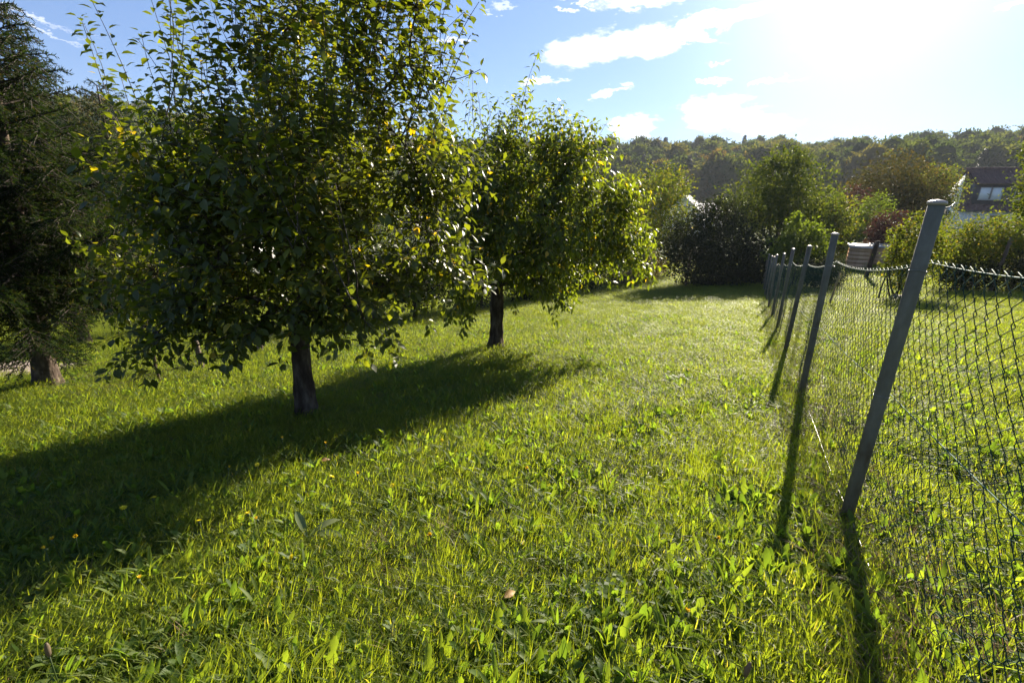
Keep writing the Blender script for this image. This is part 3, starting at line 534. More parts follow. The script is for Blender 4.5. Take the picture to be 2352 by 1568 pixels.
FB = [
 ('tree', 'bushy yellowish green tree behind the thinner of the two fruit trees', 'tree', [(8.82,30,.47,2.2),(9.66,30,1.52,1.36),(7.95,29,-1.73,2.32),(10.58,30,-.44,1.11),(8.91,29,-3.08,1.66),(7.11,30,1.11,1.37)], 15000, .17, M_yel, 'bg', (8.6,29.6,.16), 40),
 ('tree', 'tall dark tree with ragged top rising over the hedge mid picture', 'tree', [(15.33,28,2.29,1.56),(16.11,27,1.12,1.84),(14.36,28,.72,2.05),(16.45,29,-.58,2.56),(13.28,28,-.54,1.56),(18.27,29,-.3,1.88),(16.0,28,3.1,.7),(14.7,28,2.8,.6)], 22000, .17, M_mid, 'bg', (15.8,28,.2), 60),
 ('hedge_shrub', 'big dark shrub thicket shading the far end of the meadow', 'shrub', [(8.85,22.5,-.6,1.37),(10.07,22.5,-1,1.8),(8.83,22,-1.79,1.26),(10.95,22,-1.97,1.47),(7.99,22.5,-1.24,.95),(12.02,22.5,-1.82,1.28),(9.8,21.7,-2.15,1.25),(10,23,.19,.96),(11.4,22.2,-2.5,1.0),(9.2,21.8,-2.6,.9)], 30000, .13, M_dark, 'bg', None, 50),
 ('elder_shrub', 'fresh green elder shrub with one tall young shoot behind the fence posts', 'shrub', [(12.24,19.9,-.39,.69),(11.73,19.9,-1.02,.77),(12.95,19.9,-.74,.7),(12.45,19.9,-1.38,.74),(11.95,19.9,.2,.2),(11.97,19.9,.45,.14)], 5200, .14, M_fresh, 'bg', None, 14),
 ('round_shrub', 'dark rounded shrub right behind the fence wire', 'shrub', [(12.65,18.6,-1.59,.67),(12.3,18.5,-1.77,.5),(13.17,18.5,-1.94,.36)], 5500, .075, M_dark, 'bg', None, 10),
 ('tree', 'small yellowing tree next to the tall dark tree', 'tree', [(19.49,29,.24,1.12),(20.27,29,-.8,1.08),(19.52,29,-1.07,1.08),(20.1,29,-1.7,.9)], 7000, .16, M_yel, 'bg', (19.7,29,.1), 14),
 ('tree', 'broad rusty brown tree in front of the forest hill', 'tree', [(32.97,42,2.18,2.65),(35.4,42,1.66,2.09),(30.79,42,1.07,1.91),(33.9,42,.18,2.31),(32,42,-.6,1.9)], 16000, .22, M_oran, 'bg', (33,42,.22), 30),
 ('tree', 'olive green tree just beside the brown tiled house roof', 'tree', [(40.45,45.8,2.1,1.83),(39.79,45.8,.93,1.64),(40.4,45.8,-.4,1.8)], 8000, .22, M_yel, 'bg', (40.2,45.8,.18), 20),
 ('tree', 'thin dark red tree between the yellowing tree and the rusty brown tree', 'tree', [(25.73,36,.47,1.32),(26.5,36,-.64,1.33),(25.9,36,-1.6,1.2)], 5500, .18, M_purp, 'bg', (26,36,.1), 20),
 ('copper_shrub', 'copper red shrub behind the small wooden boxes', 'shrub', [(20.11,25,-.36,.93),(19.77,25,-.82,.7),(20.61,25,-.93,.7),(20.2,25,-1.5,.8)], 6500, .12, M_purp, 'bg', None, 16),
 ('shrub', 'light green shrub behind the copper red shrub', 'shrub', [(23.64,31,.33,1),(23.18,31,-.64,1.01),(23.9,31,-1.3,1.)], 5200, .15, M_fresh, 'bg', None, 12),
 ('shrub', 'yellow green loose shrub on the garden lawn beside the nearest post', 'shrub', [(11.58,13.5,-.14,.6),(11.82,13.5,.42,.46),(11.64,13.5,-1.04,.4),(11.89,13.5,-.77,.5),(12.21,13.5,-.13,.51),(11.1,13.5,.23,.23),(11.3,13.5,-.6,.35)], 6500, .085, M_yel, 'bg', None, 26),
 ('shrub', 'large mixed green shrub bank in front of the house', 'shrub', [(14.76,15.5,-.25,.72),(15.6,15.5,-.08,.8),(16.38,15.5,.25,.62),(15.42,15.5,-.72,.8),(16.44,15.5,-.38,.73),(17.25,15.5,.3,.7),(14.9,15.6,-.9,.6)], 16000, .085, M_yel, 'bg', None, 22),
 ('low_hedge', 'low dark hedge at the back of the garden lawn', 'hedge', [(15.13,14.85,-1.17,.56),(16.07,14.85,-1.02,.66),(17.03,14.85,-.94,.75),(14.44,14.85,-1.26,.42)], 10000, .075, M_dark, 'bg', None, 14),
 ('dry_shrub', 'dry brown shrub above the low dark hedge', 'shrub', [(18.19,17,-.09,.56),(18.83,17,-.31,.48),(18.4,17.1,-.9,.5)], 3500, .075, M_brown, 'bg', None, 12),
 ('tree', 'leafy tree reaching in at the edge over the house roof', 'tree', [(12.36,11.5,2.3,.42),(12.62,11.5,1.64,.46),(12.66,11.5,1.14,.40),(12.92,11.5,.84,.5),(12.4,11.5,2.77,.36),(13.1,11.6,1.5,.8),(13.2,11.6,2.6,.8)], 9000, .08, M_mid, 'bg', (13.4,11.6,.08), 20),
 ('shrub', 'low brownish brush under the hanging branch of the thinner fruit tree', 'shrub', [(5.7,23.8,-2.83,.79),(6.62,23.8,-2.93,.57),(4.93,23.8,-3.06,.68),(7.22,23.8,-2.25,.67)], 8000, .08, M_brown, 'bg', None, 16),
 ('hedge_shrub', 'dark hedge shrub directly behind the trunk of the thinner fruit tree', 'shrub', [(3.13,21.9,-2.19,1.24),(2.25,21.9,-.98,1.21),(3.91,21.9,-1.57,1.22),(3.0,21.9,-.6,1.)], 13000, .10, M_dark, 'hedge', None, 20),
 ('hedge_shrub', 'dark hedge shrub at the bend of the meadow edge between the fruit trees', 'shrub', [(.74,18.3,-1.99,1.04),(.03,18.3,-.97,1.02),(1.05,18.3,-.79,1.02),(.4,18.3,-2.4,.8)], 12000, .095, M_dark, 'hedge', None, 16),
 ('hedge_shrub', 'dark hedge shrub between the two trunks of the fruit trees', 'shrub', [(-1.42,15.3,-1.61,1.09),(-.83,15.3,-.6,1.07),(-1.96,15.3,-.61,1.14),(-1.4,15.3,.1,.7)], 12000, .09, M_dark, 'hedge', None, 16),
 ('hedge_shrub', 'dark hedge shrub behind the lower right boughs of the tall fruit tree', 'shrub', [(-2.89,13.2,-1.35,.75),(-2.45,13.2,-.91,.85),(-3.46,13.2,-1.0,.85),(-3,13.2,-.5,.6)], 12000, .085, M_dark, 'hedge', (-3,13.2,.07), 16),
 ('hedge_shrub', 'dark bare stemmed shrub seen past the trunk of the tall fruit tree', 'shrub', [(-4.22,12.2,-1.2,.6),(-4.49,12.2,-1.0,.6),(-3.64,12.2,-.95,.65)], 10000, .085, M_dark, 'hedge', None, 16),
 ('hedge_shrub', 'dark shrub behind the crown centre of the tall fruit tree', 'shrub', [(-6.22,14.5,-1.3,.65),(-6.59,14.5,-1.1,.7),(-5.68,14.5,-1.0,.7)], 10000, .085, M_dark, 'hedge', (-6.2,14,.08), 16),
 ('tree', 'orange tinged tree behind the spruces', 'tree', [(-29.79,36,5.7,1.89),(-31.33,36,2.18,1.95),(-29.54,36,3.41,1.6),(-31.69,36,-.32,1.99),(-30,36,1,2)], 9000, .24, M_oran, 'bg', (-30.5,36,.2), 20),
 ('tree', 'pale greyish green tree between the spruces and the tall fruit tree', 'tree', [(-25.78,33,4.3,1.6),(-26.02,33,1.58,1.79),(-27.06,33,-1.34,2.15),(-25.67,33,5.6,.71)], 9000, .22, M_pale, 'bg', (-26.3,33,.2), 20),
 ('tree', 'wide green tree far behind the tall fruit tree', 'tree', [(-27.55,42,1.2,2.6),(-23.3,42,-.38,3.1),(-28.6,42,-2.6,3),(-18.98,42,-1.04,3.1),(-13,42,-1.5,3)], 17000, .26, M_mid, 'bg', (-22,42,.3), 30),
]
for i, (nm, lb, ct, bl, n_, lf, mt, gp, tk, sp) in enumerate(FB):
    bush(nm, lb, ct, bl, n_, lf, mt, 300+i, {'hedge': 'dark hedge along the meadow edge', 'bg': None}[gp], tk, sprigs=sp)

# ------------------------------------------------------------------ spruces
def spruce(label, x, y, h, r_tr, reach, seed, first=.5, nb=70, dens=1., lod=1., tip=1., pw=.75):
    rng = np.random.default_rng(seed); z0 = float(gz(x, y)); root = empty('spruce_tree', (x, y, z0)); root.rotation_euler = (0, .16 if pw == 1. else .05, 0); tag(root, label, 'tree', 'spruces at the meadow edge')
    mb = MB(); zz = np.r_[-.15, 0, .12, .3, np.linspace(.6, h, 14)]
    rad = r_tr*(1-np.clip(zz/h, 0, 1))**.8+.012; rad *= 1+.32*np.exp(-np.maximum(zz, 0)/.13)
    mb.tube(np.stack([np.sin(zz*.9+seed)*.03, np.cos(zz*.7)*.03-.03, zz], -1), rad, 14)
    V = mb.V[0]; an = np.arctan2(V[:, 1], V[:, 0]); V[:, :2] *= (1+.10*np.sin(an*4+seed)*np.exp(-np.maximum(V[:, 2], 0)/.4)+.03*np.sin(an*9+V[:, 2]*5))[:, None]
    mb.build('trunk', M_sprucebark, root, True)
    tw = MB(); NP, ND = [], []
    def needles(P, gap, ln):
        seg = np.linalg.norm(np.diff(P, axis=0), axis=1); cum = np.r_[0, np.cumsum(seg)]; s = np.arange(.02, cum[-1], gap)
        if len(s) == 0: return
        X = np.stack([np.interp(s, cum, P[:, k]) for k in range(3)], -1); T = unit(np.stack([np.interp(s, cum, np.gradient(P[:, k])) for k in range(3)], -1))
        v = rng.normal(size=X.shape); NP.append(X); ND.append(unit(T*.7+unit(v-T*np.sum(v*T, 1)[:, None])*.8+np.array((0, 0, .15)))*ln)
    for k in range(nb):
        f = (k+rng.random())/nb; z = first+(h-first)*f**1.05; a = k*2.4+rng.normal()*.3; L = reach*(1-f)**pw*rng.uniform(.7, 1.1)+.18
        d = np.array((math.cos(a), math.sin(a), 0)); t_ = np.linspace(0, 1, 9)[:, None]; droop = .24*(1-f)-.5*f
        P = np.array((0, 0, z))+d*L*t_+np.array((0, 0, 1.))*(-droop*L*np.sin(t_*2.2)*.8+.28*L*t_**3)
        P[:, :2] += rng.normal(size=2)*.05*t_**2*L
        tw.tube(P, np.linspace(.008+.016*L/2, .004, 9), 4, cap=False); needles(P[2:], .007/dens, .03*lod)
        side = np.cross(d, (0, 0, 1.)); m_ = int(L/.036*dens)
        for q in range(m_):
            u = .03+.97*(q+rng.random())/m_; i = min(7, int(u*8)); b0 = P[i]+(P[i+1]-P[i])*(u*8-i); sg = 1 if q % 2 else -1
            l2 = (.13+.48*L/2*(1-u)**.6*rng.uniform(.6, 1.2))*tip; dd = unit(d*.75+side*sg*rng.uniform(.5, 1.1)+np.array((0, 0, rng.normal()*.3-.25)))
            Q = b0+dd*l2*np.linspace(0, 1, 5)[:, None]+np.array((0, 0, -.18*l2))*np.linspace(0, 1, 5)[:, None]**2
            tw.tube(Q, np.linspace(.0045, .002, 5), 3, cap=False); needles(Q, .0075*lod/dens, .026*lod)
            if l2 > .22:
                for e in (.4, .7):
                    c0 = b0+dd*l2*e; de = unit(dd+np.cross(dd, (0, 0, 1.))*rng.choice((-1, 1))*.9+np.array((0, 0, rng.normal()*.2))); Q2 = c0+de*l2*.4*np.linspace(0, 1, 3)[:, None]; needles(Q2, .0075*lod/dens, .026*lod)
    Pt = np.stack([np.zeros(6), np.zeros(6), np.linspace(h-.9, h+.1, 6)], -1); needles(Pt, .006, .03)
    tw.build('twigs', M_twig, root)['kind'] = 'stuff'
    X = np.concatenate(NP); D = np.concatenate(ND); n = len(X); S = unit(np.cross(D, rng.normal(size=D.shape)))*.0030*lod
    V = np.stack([X-S, X+S, X+D], 1).reshape(-1, 3); ob('crown', mesh_np('needles', V, np.arange(n*3).reshape(-1, 3), M_spruce, False, {'rnd': np.repeat(rng.random(n), 3)}), root)['kind'] = 'stuff'
    return n
nn = [spruce('big spruce with a stout flared trunk beside the dirt path', -6.39, 5.74, 4.5, .118, 2.0, 3, 1.3, 120, 1.15, 2.0, 1., 1.0),
      spruce('slender spruce with a sparse bare top standing behind the stout trunked spruce', -9.93, 10.03, 6.3, .10, 1.7, 4, 1.0, 72, .95, 2.4),
      spruce('spruce half hidden behind the drooping boughs of the tall fruit tree', -10.24, 12.2, 6.2, .10, 1.7, 5, 1.0, 68, .95, 2.6),
      spruce('young bluish spruce with low spreading boughs at the very edge', -6.75, 4.75, 3.3, .055, 1.5, 6, 1.25, 44, 1.2, 1.5)]
print('needles', nn)

# ------------------------------------------------------------------ the two fruit trees
T1 = [(-2.0,3.5,.27,.24,-.3),(-1.6,3.6,.34,.2,-.2),(-2.5,3.5,.36,.24,-.2),(-2.3,3.7,.44,.32,0),(-1.55,3.8,.42,.30,0),(-2.75,4.3,.46,.34,0),(-1.9,4.3,.38,.3,0),(-3.15,4.04,.30,.26,-.3),(-3.5,4.34,.50,.40,.0),(-2.36,3.44,.74,.36,0.1),(-2.4,4.44,.62,.42,.1),(-1.44,3.54,.68,.32,.1),(-1.15,3.94,.52,.3,.1),(-.67,3.94,.73,.32,0),(-1.12,3.3,.40,.17,-.2),(-2.86,3.5,.2,.2,-.4),(-2.55,3.94,1.07,.51,.4),(-3.15,4.24,1.22,.40,.5),(-1.63,3.34,1.18,.46,.6),(-2.26,4.64,1.12,.64,.6),(-1.38,4.14,1.08,.54,.6),(-.73,3.84,1.3,.38,.5),(-2.2,3.94,1.65,.49,.8),(-1.38,3.54,1.65,.47,.9),(-1.76,4.54,1.75,.6,.9),(-.97,3.94,1.76,.38,.9),(-1.84,4.14,2.16,.42,1),(-1.14,3.74,2.16,.38,1),(-.8,3.94,2.21,.26,1),(-1.96,3.94,2.26,.26,1),(-1.55,3.94,2.57,.35,1),(-1.07,3.94,2.63,.35,1),(-.72,3.94,2.58,.19,1),(-1.65,3.94,3.01,.31,1),(-1.19,3.94,3.02,.28,1)]
T2 = [(-.63,6.95,1.3,.63,.4),(0,7.65,1.44,.69,.5),(.64,7.05,1.44,.61,.4),(1.21,7.35,1.19,.5,.3),(-.37,6.75,.7,.66,0),(.39,6.85,.7,.74,0),(.47,8.15,.59,.88,0),(1.32,7.35,.6,.59,-.3),(1.73,7.35,.67,.38,-.3),(.01,6.85,.19,.43,-.3),(-.61,6.55,.35,.47,0),(.67,7.55,.08,.43,-.5),(-.92,7.35,1.79,.39,.6),(-.14,7.35,1.98,.42,.8),(.52,7.35,1.87,.36,.6),(.98,7.35,1.75,.33,.6),(1.69,7.35,1.13,.3,.2),(1.97,7.35,.27,.21,-.6),(.62,6.95,-.13,.2,-.9),(-.69,6.55,-.19,.22,-.9)]
SH1 = [((-3.031,3.94,1.139),(-3.222,3.94,2.501)),((-2.677,3.74,1.346),(-2.961,3.74,2.57)),((-2.667,3.84,1.636),(-2.485,3.84,2.738)),((-2.472,3.94,1.485),(-2.685,3.94,2.721)),((-2.738,4.24,1.672),(-2.613,4.24,2.774)),((-2.109,3.64,1.712),(-2.146,3.64,2.469)),((-3.362,4.34,1.274),(-3.531,4.34,2.56)),((-2.091,4.14,2.092),(-2.114,4.14,2.854)),((-.615,3.94,2.008),(-.27,3.94,2.624)),((-.811,4.14,1.615),(-.478,4.14,2.339)),((-.786,3.74,1.796),(-.565,3.74,2.412)),((-1.016,4.24,2.186),(-.593,4.24,2.907)),((-.671,3.94,1.504),(-.516,3.94,1.949)),((-.984,3.64,2.196),(-.882,3.64,2.726)),((-1.609,4.34,2.361),(-1.582,4.34,3.021)),((-1.82,3.14,1.345),(-1.922,3.14,1.58)),((-1.326,2.94,.981),(-1.404,2.94,1.567)),((-.98,2.84,.78),(-1.054,2.84,1.348))]
SH2 = [((-.202,7.35,1.923),(.333,7.35,3.199)),((-.588,7.35,2.156),(-.62,7.35,2.92)),((.427,7.35,1.563),(.734,7.35,2.47)),((.71,7.15,1.438),(.947,7.15,2.347)),((1.265,7.35,1.385),(1.492,7.35,2.107)),((1.51,7.35,.805),(2.113,7.35,1.235)),((1.426,7.45,.316),(2.285,7.45,.22)),((1.449,7.15,1.074),(1.833,7.15,1.511)),((.276,6.75,.075),(.779,6.75,-.252)),((-.008,7.65,2.012),(.082,7.65,2.705)),((1.402,7.05,.567),(2.106,7.05,.801)),((-.839,6.35,.259),(-.728,6.35,-.176)),((.312,6.35,.453),(-.35,6.35,.535))]
fruit_tree('fruit_tree', 'tall dense fruit tree whose wide dark crown reaches out of the top', (-1.94, 3.94, float(gz(-1.94, 3.94))), 1.05, .088, T1, SH1, 1700, .083, (M_pear, M_bark, M_twig, M_pearobj), 11, .22, 1.12)
fruit_tree('fruit_tree', 'shorter bright green fruit tree with drooping leaves at the lawn middle', (-.27, 7.35, float(gz(-.27, 7.35))), 1.15, .115, T2, SH2, 1350, .108, (M_plum, M_bark, M_twig, M_plumobj), 12, .62, .86)

# ------------------------------------------------------------------ wire fence
M_galv = noise_mat('galvanised_post', [(.28, (.09, .058, .034)), (.42, (.145, .125, .09)), (.58, (.19, .168, .125)), (.75, (.29, .255, .20))], 9, .85, .4, 60, metal=.0, stretch=(1, 1, .4), spec=.2)
M_cap = noise_mat('post_cap', [(.3, (.34, .25, .19)), (.7, (.50, .42, .34))], 20, .42, .2, metal=.3)
M_wire = noise_mat('green_wire', [(.3, (.014, .036, .027)), (.7, (.028, .06, .045))], 40, .7, .1, spec=.15)
M_tens = noise_mat('tension_wire', [(.3, (.03, .10, .075)), (.7, (.06, .15, .11))], 30, .7, .1, spec=.15)
M_gwire = noise_mat('bare_wire', [(.3, (.16, .15, .14)), (.7, (.30, .29, .27))], 30, .4, .1, metal=.6)
fence = empty('wire_fence', (1.67, 1.88, float(gz(1.67, 1.88)))); FB0 = np.array(fence.location)
tag(fence, 'green chain link fence on tilted grey metal posts running down the meadow', 'fence')
fd = np.array((1.09, 2.09)); fl_ = float(np.linalg.norm(fd)); fd = fd/fl_; fn = np.array((fd[1], -fd[0])); PR = .0275
rng = np.random.default_rng(17); POSTS = []
mb = MB(); mb.tube([(0, 0, -.25), (0, 0, .5), (0, 0, 1.0), (0, 0, 1.51)], PR, 20); post_me = mb.mesh('post', M_galv, True)
mb = MB(); an = np.arange(20)*2*np.pi/20
prof = [(.0285, 1.498), (.0318, 1.500), (.0322, 1.506), (.030, 1.511), (.016, 1.516), (.002, 1.518)]
Vc = np.concatenate([np.stack([np.cos(an)*r, np.sin(an)*r, np.full(20, z)], -1) for r, z in prof]); Fc = []
for k in range(len(prof)-1):
    for j in range(20): Fc.append((k*20+j, k*20+(j+1) % 20, (k+1)*20+(j+1) % 20, (k+1)*20+j))
mb.add(Vc, Fc); cap_me = mb.mesh('cap', M_cap, True)
for k in range(-1, 10):
    x, y = 1.67+1.09*k, 1.88+2.09*k; z = float(gz(x, y))+(.02 if k < 4 else .0); POSTS.append(np.array((x, y, z)))
    o = ob('post', post_me, fence); o.location = POSTS[-1]-FB0
    if k == 0: o.rotation_euler = (0, 0, 0)
    elif k > 0: o.rotation_euler = (rng.normal()*.012, rng.normal()*.012, rng.random()*6)
    c = ob('cap', cap_me, o)
POSTS = np.array(POSTS)
def top_at(s):                                             # s in bays from post -1
    i = int(min(max(math.floor(s), 0), 9)); f = s-i; q = POSTS[i]*(1-f)+POSTS[i+1]*f; q = q.copy(); q[2] += 1.27-.05*4*f*(1-f); q[:2] += fn*(PR+.012); return q
def wire_me(seed, crumple=0., mir=1):
    r_ = np.random.default_rng(seed); P = []; n = 33; H = .04
    for j in range(n):
        sg = mir if j % 2 else -mir; z = -j*H
        low = max(0, (j-20)/12.)
        jx = r_.normal()*.0015+crumple*low*r_.normal()*.012; jy = math.sin(j*.5+seed*.2)*.004+crumple*(-.07*low**2+r_.normal()*.012*low); zz = z*(1-.10*crumple*low)
        a = .0245
        if j == 0: P += [(jx-sg*.004, jy, .010), (jx+.006, jy+.004, .016), (jx+sg*a*.7, jy, .006)]
        P += [(jx+sg*(a-.004), jy-.0035*sg, zz+.0065), (jx+sg*a, jy, zz), (jx+sg*(a-.004), jy+.0035*sg, zz-.0065)]
    mb = MB(); mb.tube(P, .0015, 3, cap=False); return mb.mesh('wire', M_wire, True)
WV = [wire_me(i, 0, 1 if i % 2 else -1) for i in range(4)]; WC = [wire_me(20+i, .55, 1 if i % 2 else -1) for i in range(6)]
yaw = math.atan2(fd[1], fd[0]); NB = 59
for b in range(5):
    for q in range(NB):
        if b == 0 and q < 2: continue
        s = b+(q+.5)/NB; p = top_at(s); near = math.exp(-((s-1.0)/.55)**2)
        par = (b*NB+q) % 2; me = WC[rng.integers(3)*2+par] if rng.random() < near*1.1 else WV[rng.integers(2)*2+par]
        o = bpy.data.objects.new('wire', me); C.objects.link(o); o.parent = fence; o.location = p-FB0
        bow = .02*math.sin(s*7)+.012*math.sin(s*17+1)
        o.rotation_euler = (bow*.8, rng.normal()*.004+.01*math.sin(s*5), yaw)
        o.scale = (1, 1, .985+.03*math.sin(s*3.1))
mb = MB(); base_v = [np.array([v.co[:] for v in m_.vertices]) for m_ in WV]; base_f = []
for m_ in WV: m_.calc_loop_triangles(); base_f.append(np.array([t_.vertices[:] for t_ in m_.loop_triangles]))
cy_, sy_ = math.cos(yaw), math.sin(yaw); Mr = np.array([(cy_, -sy_, 0), (sy_, cy_, 0), (0, 0, 1)])
for b in range(5, 10):
    for q in range(NB):
        i = rng.integers(2)*2+(b*NB+q) % 2; mb.add(base_v[i]@Mr.T+(top_at(b+(q+.5)/NB)-FB0), base_f[i])
mb.build('mesh_wires', M_wire, fence, True)['kind'] = 'stuff'
def line(name, hgt, sag, mat, r_, s0=.25, off=PR+.008, per=12, jit=0.):
    P = []
    for i in range(int(10*per)+1):
        s = i/per
        if s < s0: continue
        k = int(min(math.floor(s), 9)); f = s-k; q = POSTS[k]*(1-f)+POSTS[k+1]*f; q = q.copy(); q[2] += hgt-sag*4*f*(1-f)+jit*math.sin(s*9); q[:2] += fn*off; P.append(q-FB0)
    mb = MB(); mb.tube(P, r_, 5); return mb.build(name, mat, fence, True)
line('tension_wire', 1.272, .05, M_tens, .002, off=PR+.012)
line('tension_wire', .675, .012, M_tens, .0021, off=PR+.016)
line('tension_wire', .045, .01, M_gwire, .0026, off=.0, jit=.008)
# tensioner with its eye at the head of the nearest post, wire clips on the posts
pt = POSTS[1]-FB0
mb = MB(); mb.tube([pt+np.array((.024, -.006, 1.485)), pt+np.array((.040, -.008, 1.487)), pt+np.array((.060, -.002, 1.494)), pt+np.array((.075, .004, 1.507))], [.005, .004, .003, .0022], 6); mb.build('tension_hook', M_gwire, fence, True)
mb = MB(); a_ = np.linspace(0, 2*np.pi, 15); mb.tube(np.stack([.0385+np.cos(a_)*.0062, np.full(15, -.014), 1.472+np.sin(a_)*.0062], -1)+pt, .0018, 5, cap=False); mb.build('eye_ring', M_darkwood, fence, True)
mb = MB(); mb.tube([pt+np.array((.041, -.006, 1.467)), pt+np.array((.046, -.004, 1.480)), pt+np.array((.049, -.002, 1.488))], [.006, .0085, .007], 8); mb.build('insulator', M_blind, fence, True)
for k in range(1, 7):
    for h_ in (.675, 1.24):
        mb = MB(); a_ = np.linspace(0, 2*np.pi, 13); mb.tube(np.stack([np.cos(a_)*(PR+.0025), np.sin(a_)*(PR+.0025), h_+.004*np.sin(a_*2)], -1)+POSTS[k]-FB0, .0016, 4, cap=False); mb.build('clip', M_gwire, fence, True)

# wooden posts
def wood_post(name, label, x, y, h, r, lean, mat, seed, group=None, square=False):
    rng = np.random.default_rng(seed); z = float(gz(x, y)); mb = MB(); zz = np.linspace(-.2, h, 9)
    P = np.stack([lean[0]*zz/h+rng.normal(size=9)*.006, lean[1]*zz/h+rng.normal(size=9)*.006, zz], -1); mb.tube(P, r*(1+rng.normal(size=9)*.05), 4 if square else 10)
    V = mb.V[0]; V += rng.normal(size=V.shape)*r*.05
    o = mb.build(name, mat, None, not square, (x, y, z)); tag(o, label, 'post', group); return o
wood_post('log_post', 'old gnarled log post under the tall fruit tree beside the spruce', -4.71, 6.44, .50, .038, (-.02, 0), M_oldwood, 1, 'old log posts of the lower fence')
wood_post('log_post', 'thick old log post partly behind leaves left of the tall fruit tree trunk', -4.62, 7.85, .52, .06, (.02, .01), M_oldwood, 2, 'old log posts of the lower fence')
wood_post('log_post', 'thin dark post under the lowest hanging leaves by the spruce', -4.73, 5.63, .42, .016, (.0, 0), M_darkwood, 3, 'old log posts of the lower fence')
wood_post('wooden_post', 'leaning weathered post at the far sunlit end of the meadow', 8.49, 22.1, 1.42, .06, (.05, 0), M_oldwood, 4)
wood_post('wooden_post', 'dark wooden post on the garden lawn in front of the small wooden boxes', 15.5, 19.9, 1.62, .085, (.12, 0), M_darkwood, 5)
wood_post('wooden_post', 'reddish leaning post among the shrubs by the low dark hedge', 15.6, 14.7, 1.75, .055, (.12, 0), M_oldwood, 6)
wood_post('wooden_lath', 'pale yellowish lath leaning behind the second metal post', 9.05, 12.7, .95, .035, (.10, .02), M_lath, 7, None, True)
# rusted wire of the lower fence
lf = empty('wire_fence', (-4.7, 6.44, float(gz(-4.7, 6.44)))); tag(lf, 'thin sagging wire fence strung between the old log posts', 'fence'); L0 = np.array(lf.location)
for h_ in (.18, .34, .47):
    mb = MB(); P = []
    pts = [(-4.74, 4.4), (-4.73, 5.63), (-4.71, 6.44), (-4.62, 7.85), (-4.5, 9.6)]
    for (a, b) in zip(pts[:-1], pts[1:]):
        for f in np.linspace(0, 1, 9)[:-1]:
            x, y = a[0]+(b[0]-a[0])*f, a[1]+(b[1]-a[1])*f; P.append((x, y, float(gz(x, y))+h_-.03*4*f*(1-f)))
    mb.tube(np.array(P)-L0, .0014, 4); mb.build('wire', M_darkwood, lf)
mb = MB()
for i in range(70):
    y = 4.6+i*.07; x = np.interp(y, [4.4, 5.63, 6.44, 7.85, 9.6], [-4.74, -4.73, -4.71, -4.62, -4.5]); z = float(gz(x, y))
    for sg in (-1, 1):
        mb.tube(np.array([(x, y-.0, z+.03), (x, y+sg*.22, z+.25), (x, y+sg*.42, z+.45)])-L0, .001, 3, cap=False)
mb.build('mesh_wires', M_darkwood, lf)['kind'] = 'stuff'

# ------------------------------------------------------------------ garden boxes, stones
M_boxwood = noise_mat('box_wood', [(.3, (.48, .27, .14)), (.7, (.64, .40, .23))], 6, .7, .4, 20, stretch=(1, 1, .2))
M_lid = noise_mat('metal_lid', [(.3, (.30, .25, .20)), (.7, (.42, .36, .30))], 6, .6, .1)
def garden_box(label, x, y, w_, d_, h_, rot):
    r = empty('wooden_box', (x, y, float(gz(x, y))), R(rot)); tag(r, label, 'box', 'small wooden boxes on the garden lawn')
    n_ = 5
    for k in range(n_):
        z0 = .12+k*(h_-.12)/n_; z1 = z0+(h_-.12)/n_-.002
        mb = MB(); mb.box((-w_/2, -d_/2, z0), (w_/2, -d_/2+.03, z1)); mb.box((-w_/2, d_/2-.03, z0), (w_/2, d_/2, z1)); mb.box((-w_/2, -d_/2+.03, z0), (-w_/2+.03, d_/2-.03, z1)); mb.box((w_/2-.03, -d_/2+.03, z0), (w_/2, d_/2-.03, z1)); mb.build('plank', M_boxwood, r)
    for sx in (-1, 1):
        for sy in (-1, 1): mb = MB(); mb.box((sx*(w_/2-.07)-.035, sy*(d_/2-.07)-.035, -.05), (sx*(w_/2-.07)+.035, sy*(d_/2-.07)+.035, h_)); mb.build('leg', M_darkwood, r)
    mb = MB(); e = .08; mb.add([(-w_/2-e, -d_/2-e, h_), (w_/2+e, -d_/2-e, h_), (w_/2+e, d_/2+e, h_+.12), (-w_/2-e, d_/2+e, h_+.12), (-w_/2-e, -d_/2-e, h_+.035), (w_/2+e, -d_/2-e, h_+.035), (w_/2+e, d_/2+e, h_+.155), (-w_/2-e, d_/2+e, h_+.155)], [(0, 3, 2, 1), (4, 5, 6, 7), (0, 1, 5, 4), (1, 2, 6, 5), (2, 3, 7, 6), (3, 0, 4, 7)]); mb.build('lid', M_lid, r)
garden_box('larger reddish wooden box with a bright pale lid on the garden lawn', 17.7, 23.6, .85, .8, 1.12, -30)
garden_box('lower wooden box half behind the dark post, beside the copper red shrub', 18.75, 23.6, .8, .7, .98, -30)
M_stone = noise_mat('field_stone', [(.3, (.11, .085, .065)), (.6, (.20, .16, .125)), (.8, (.28, .24, .20))], 5, .9, .8, 20)
sp_ = empty('stone_heap', (11.5, 13.4, float(gz(11.5, 13.4)))); tag(sp_, 'low heap of brown stones at the foot of the yellow green shrub', 'stones')
rng = np.random.default_rng(3)
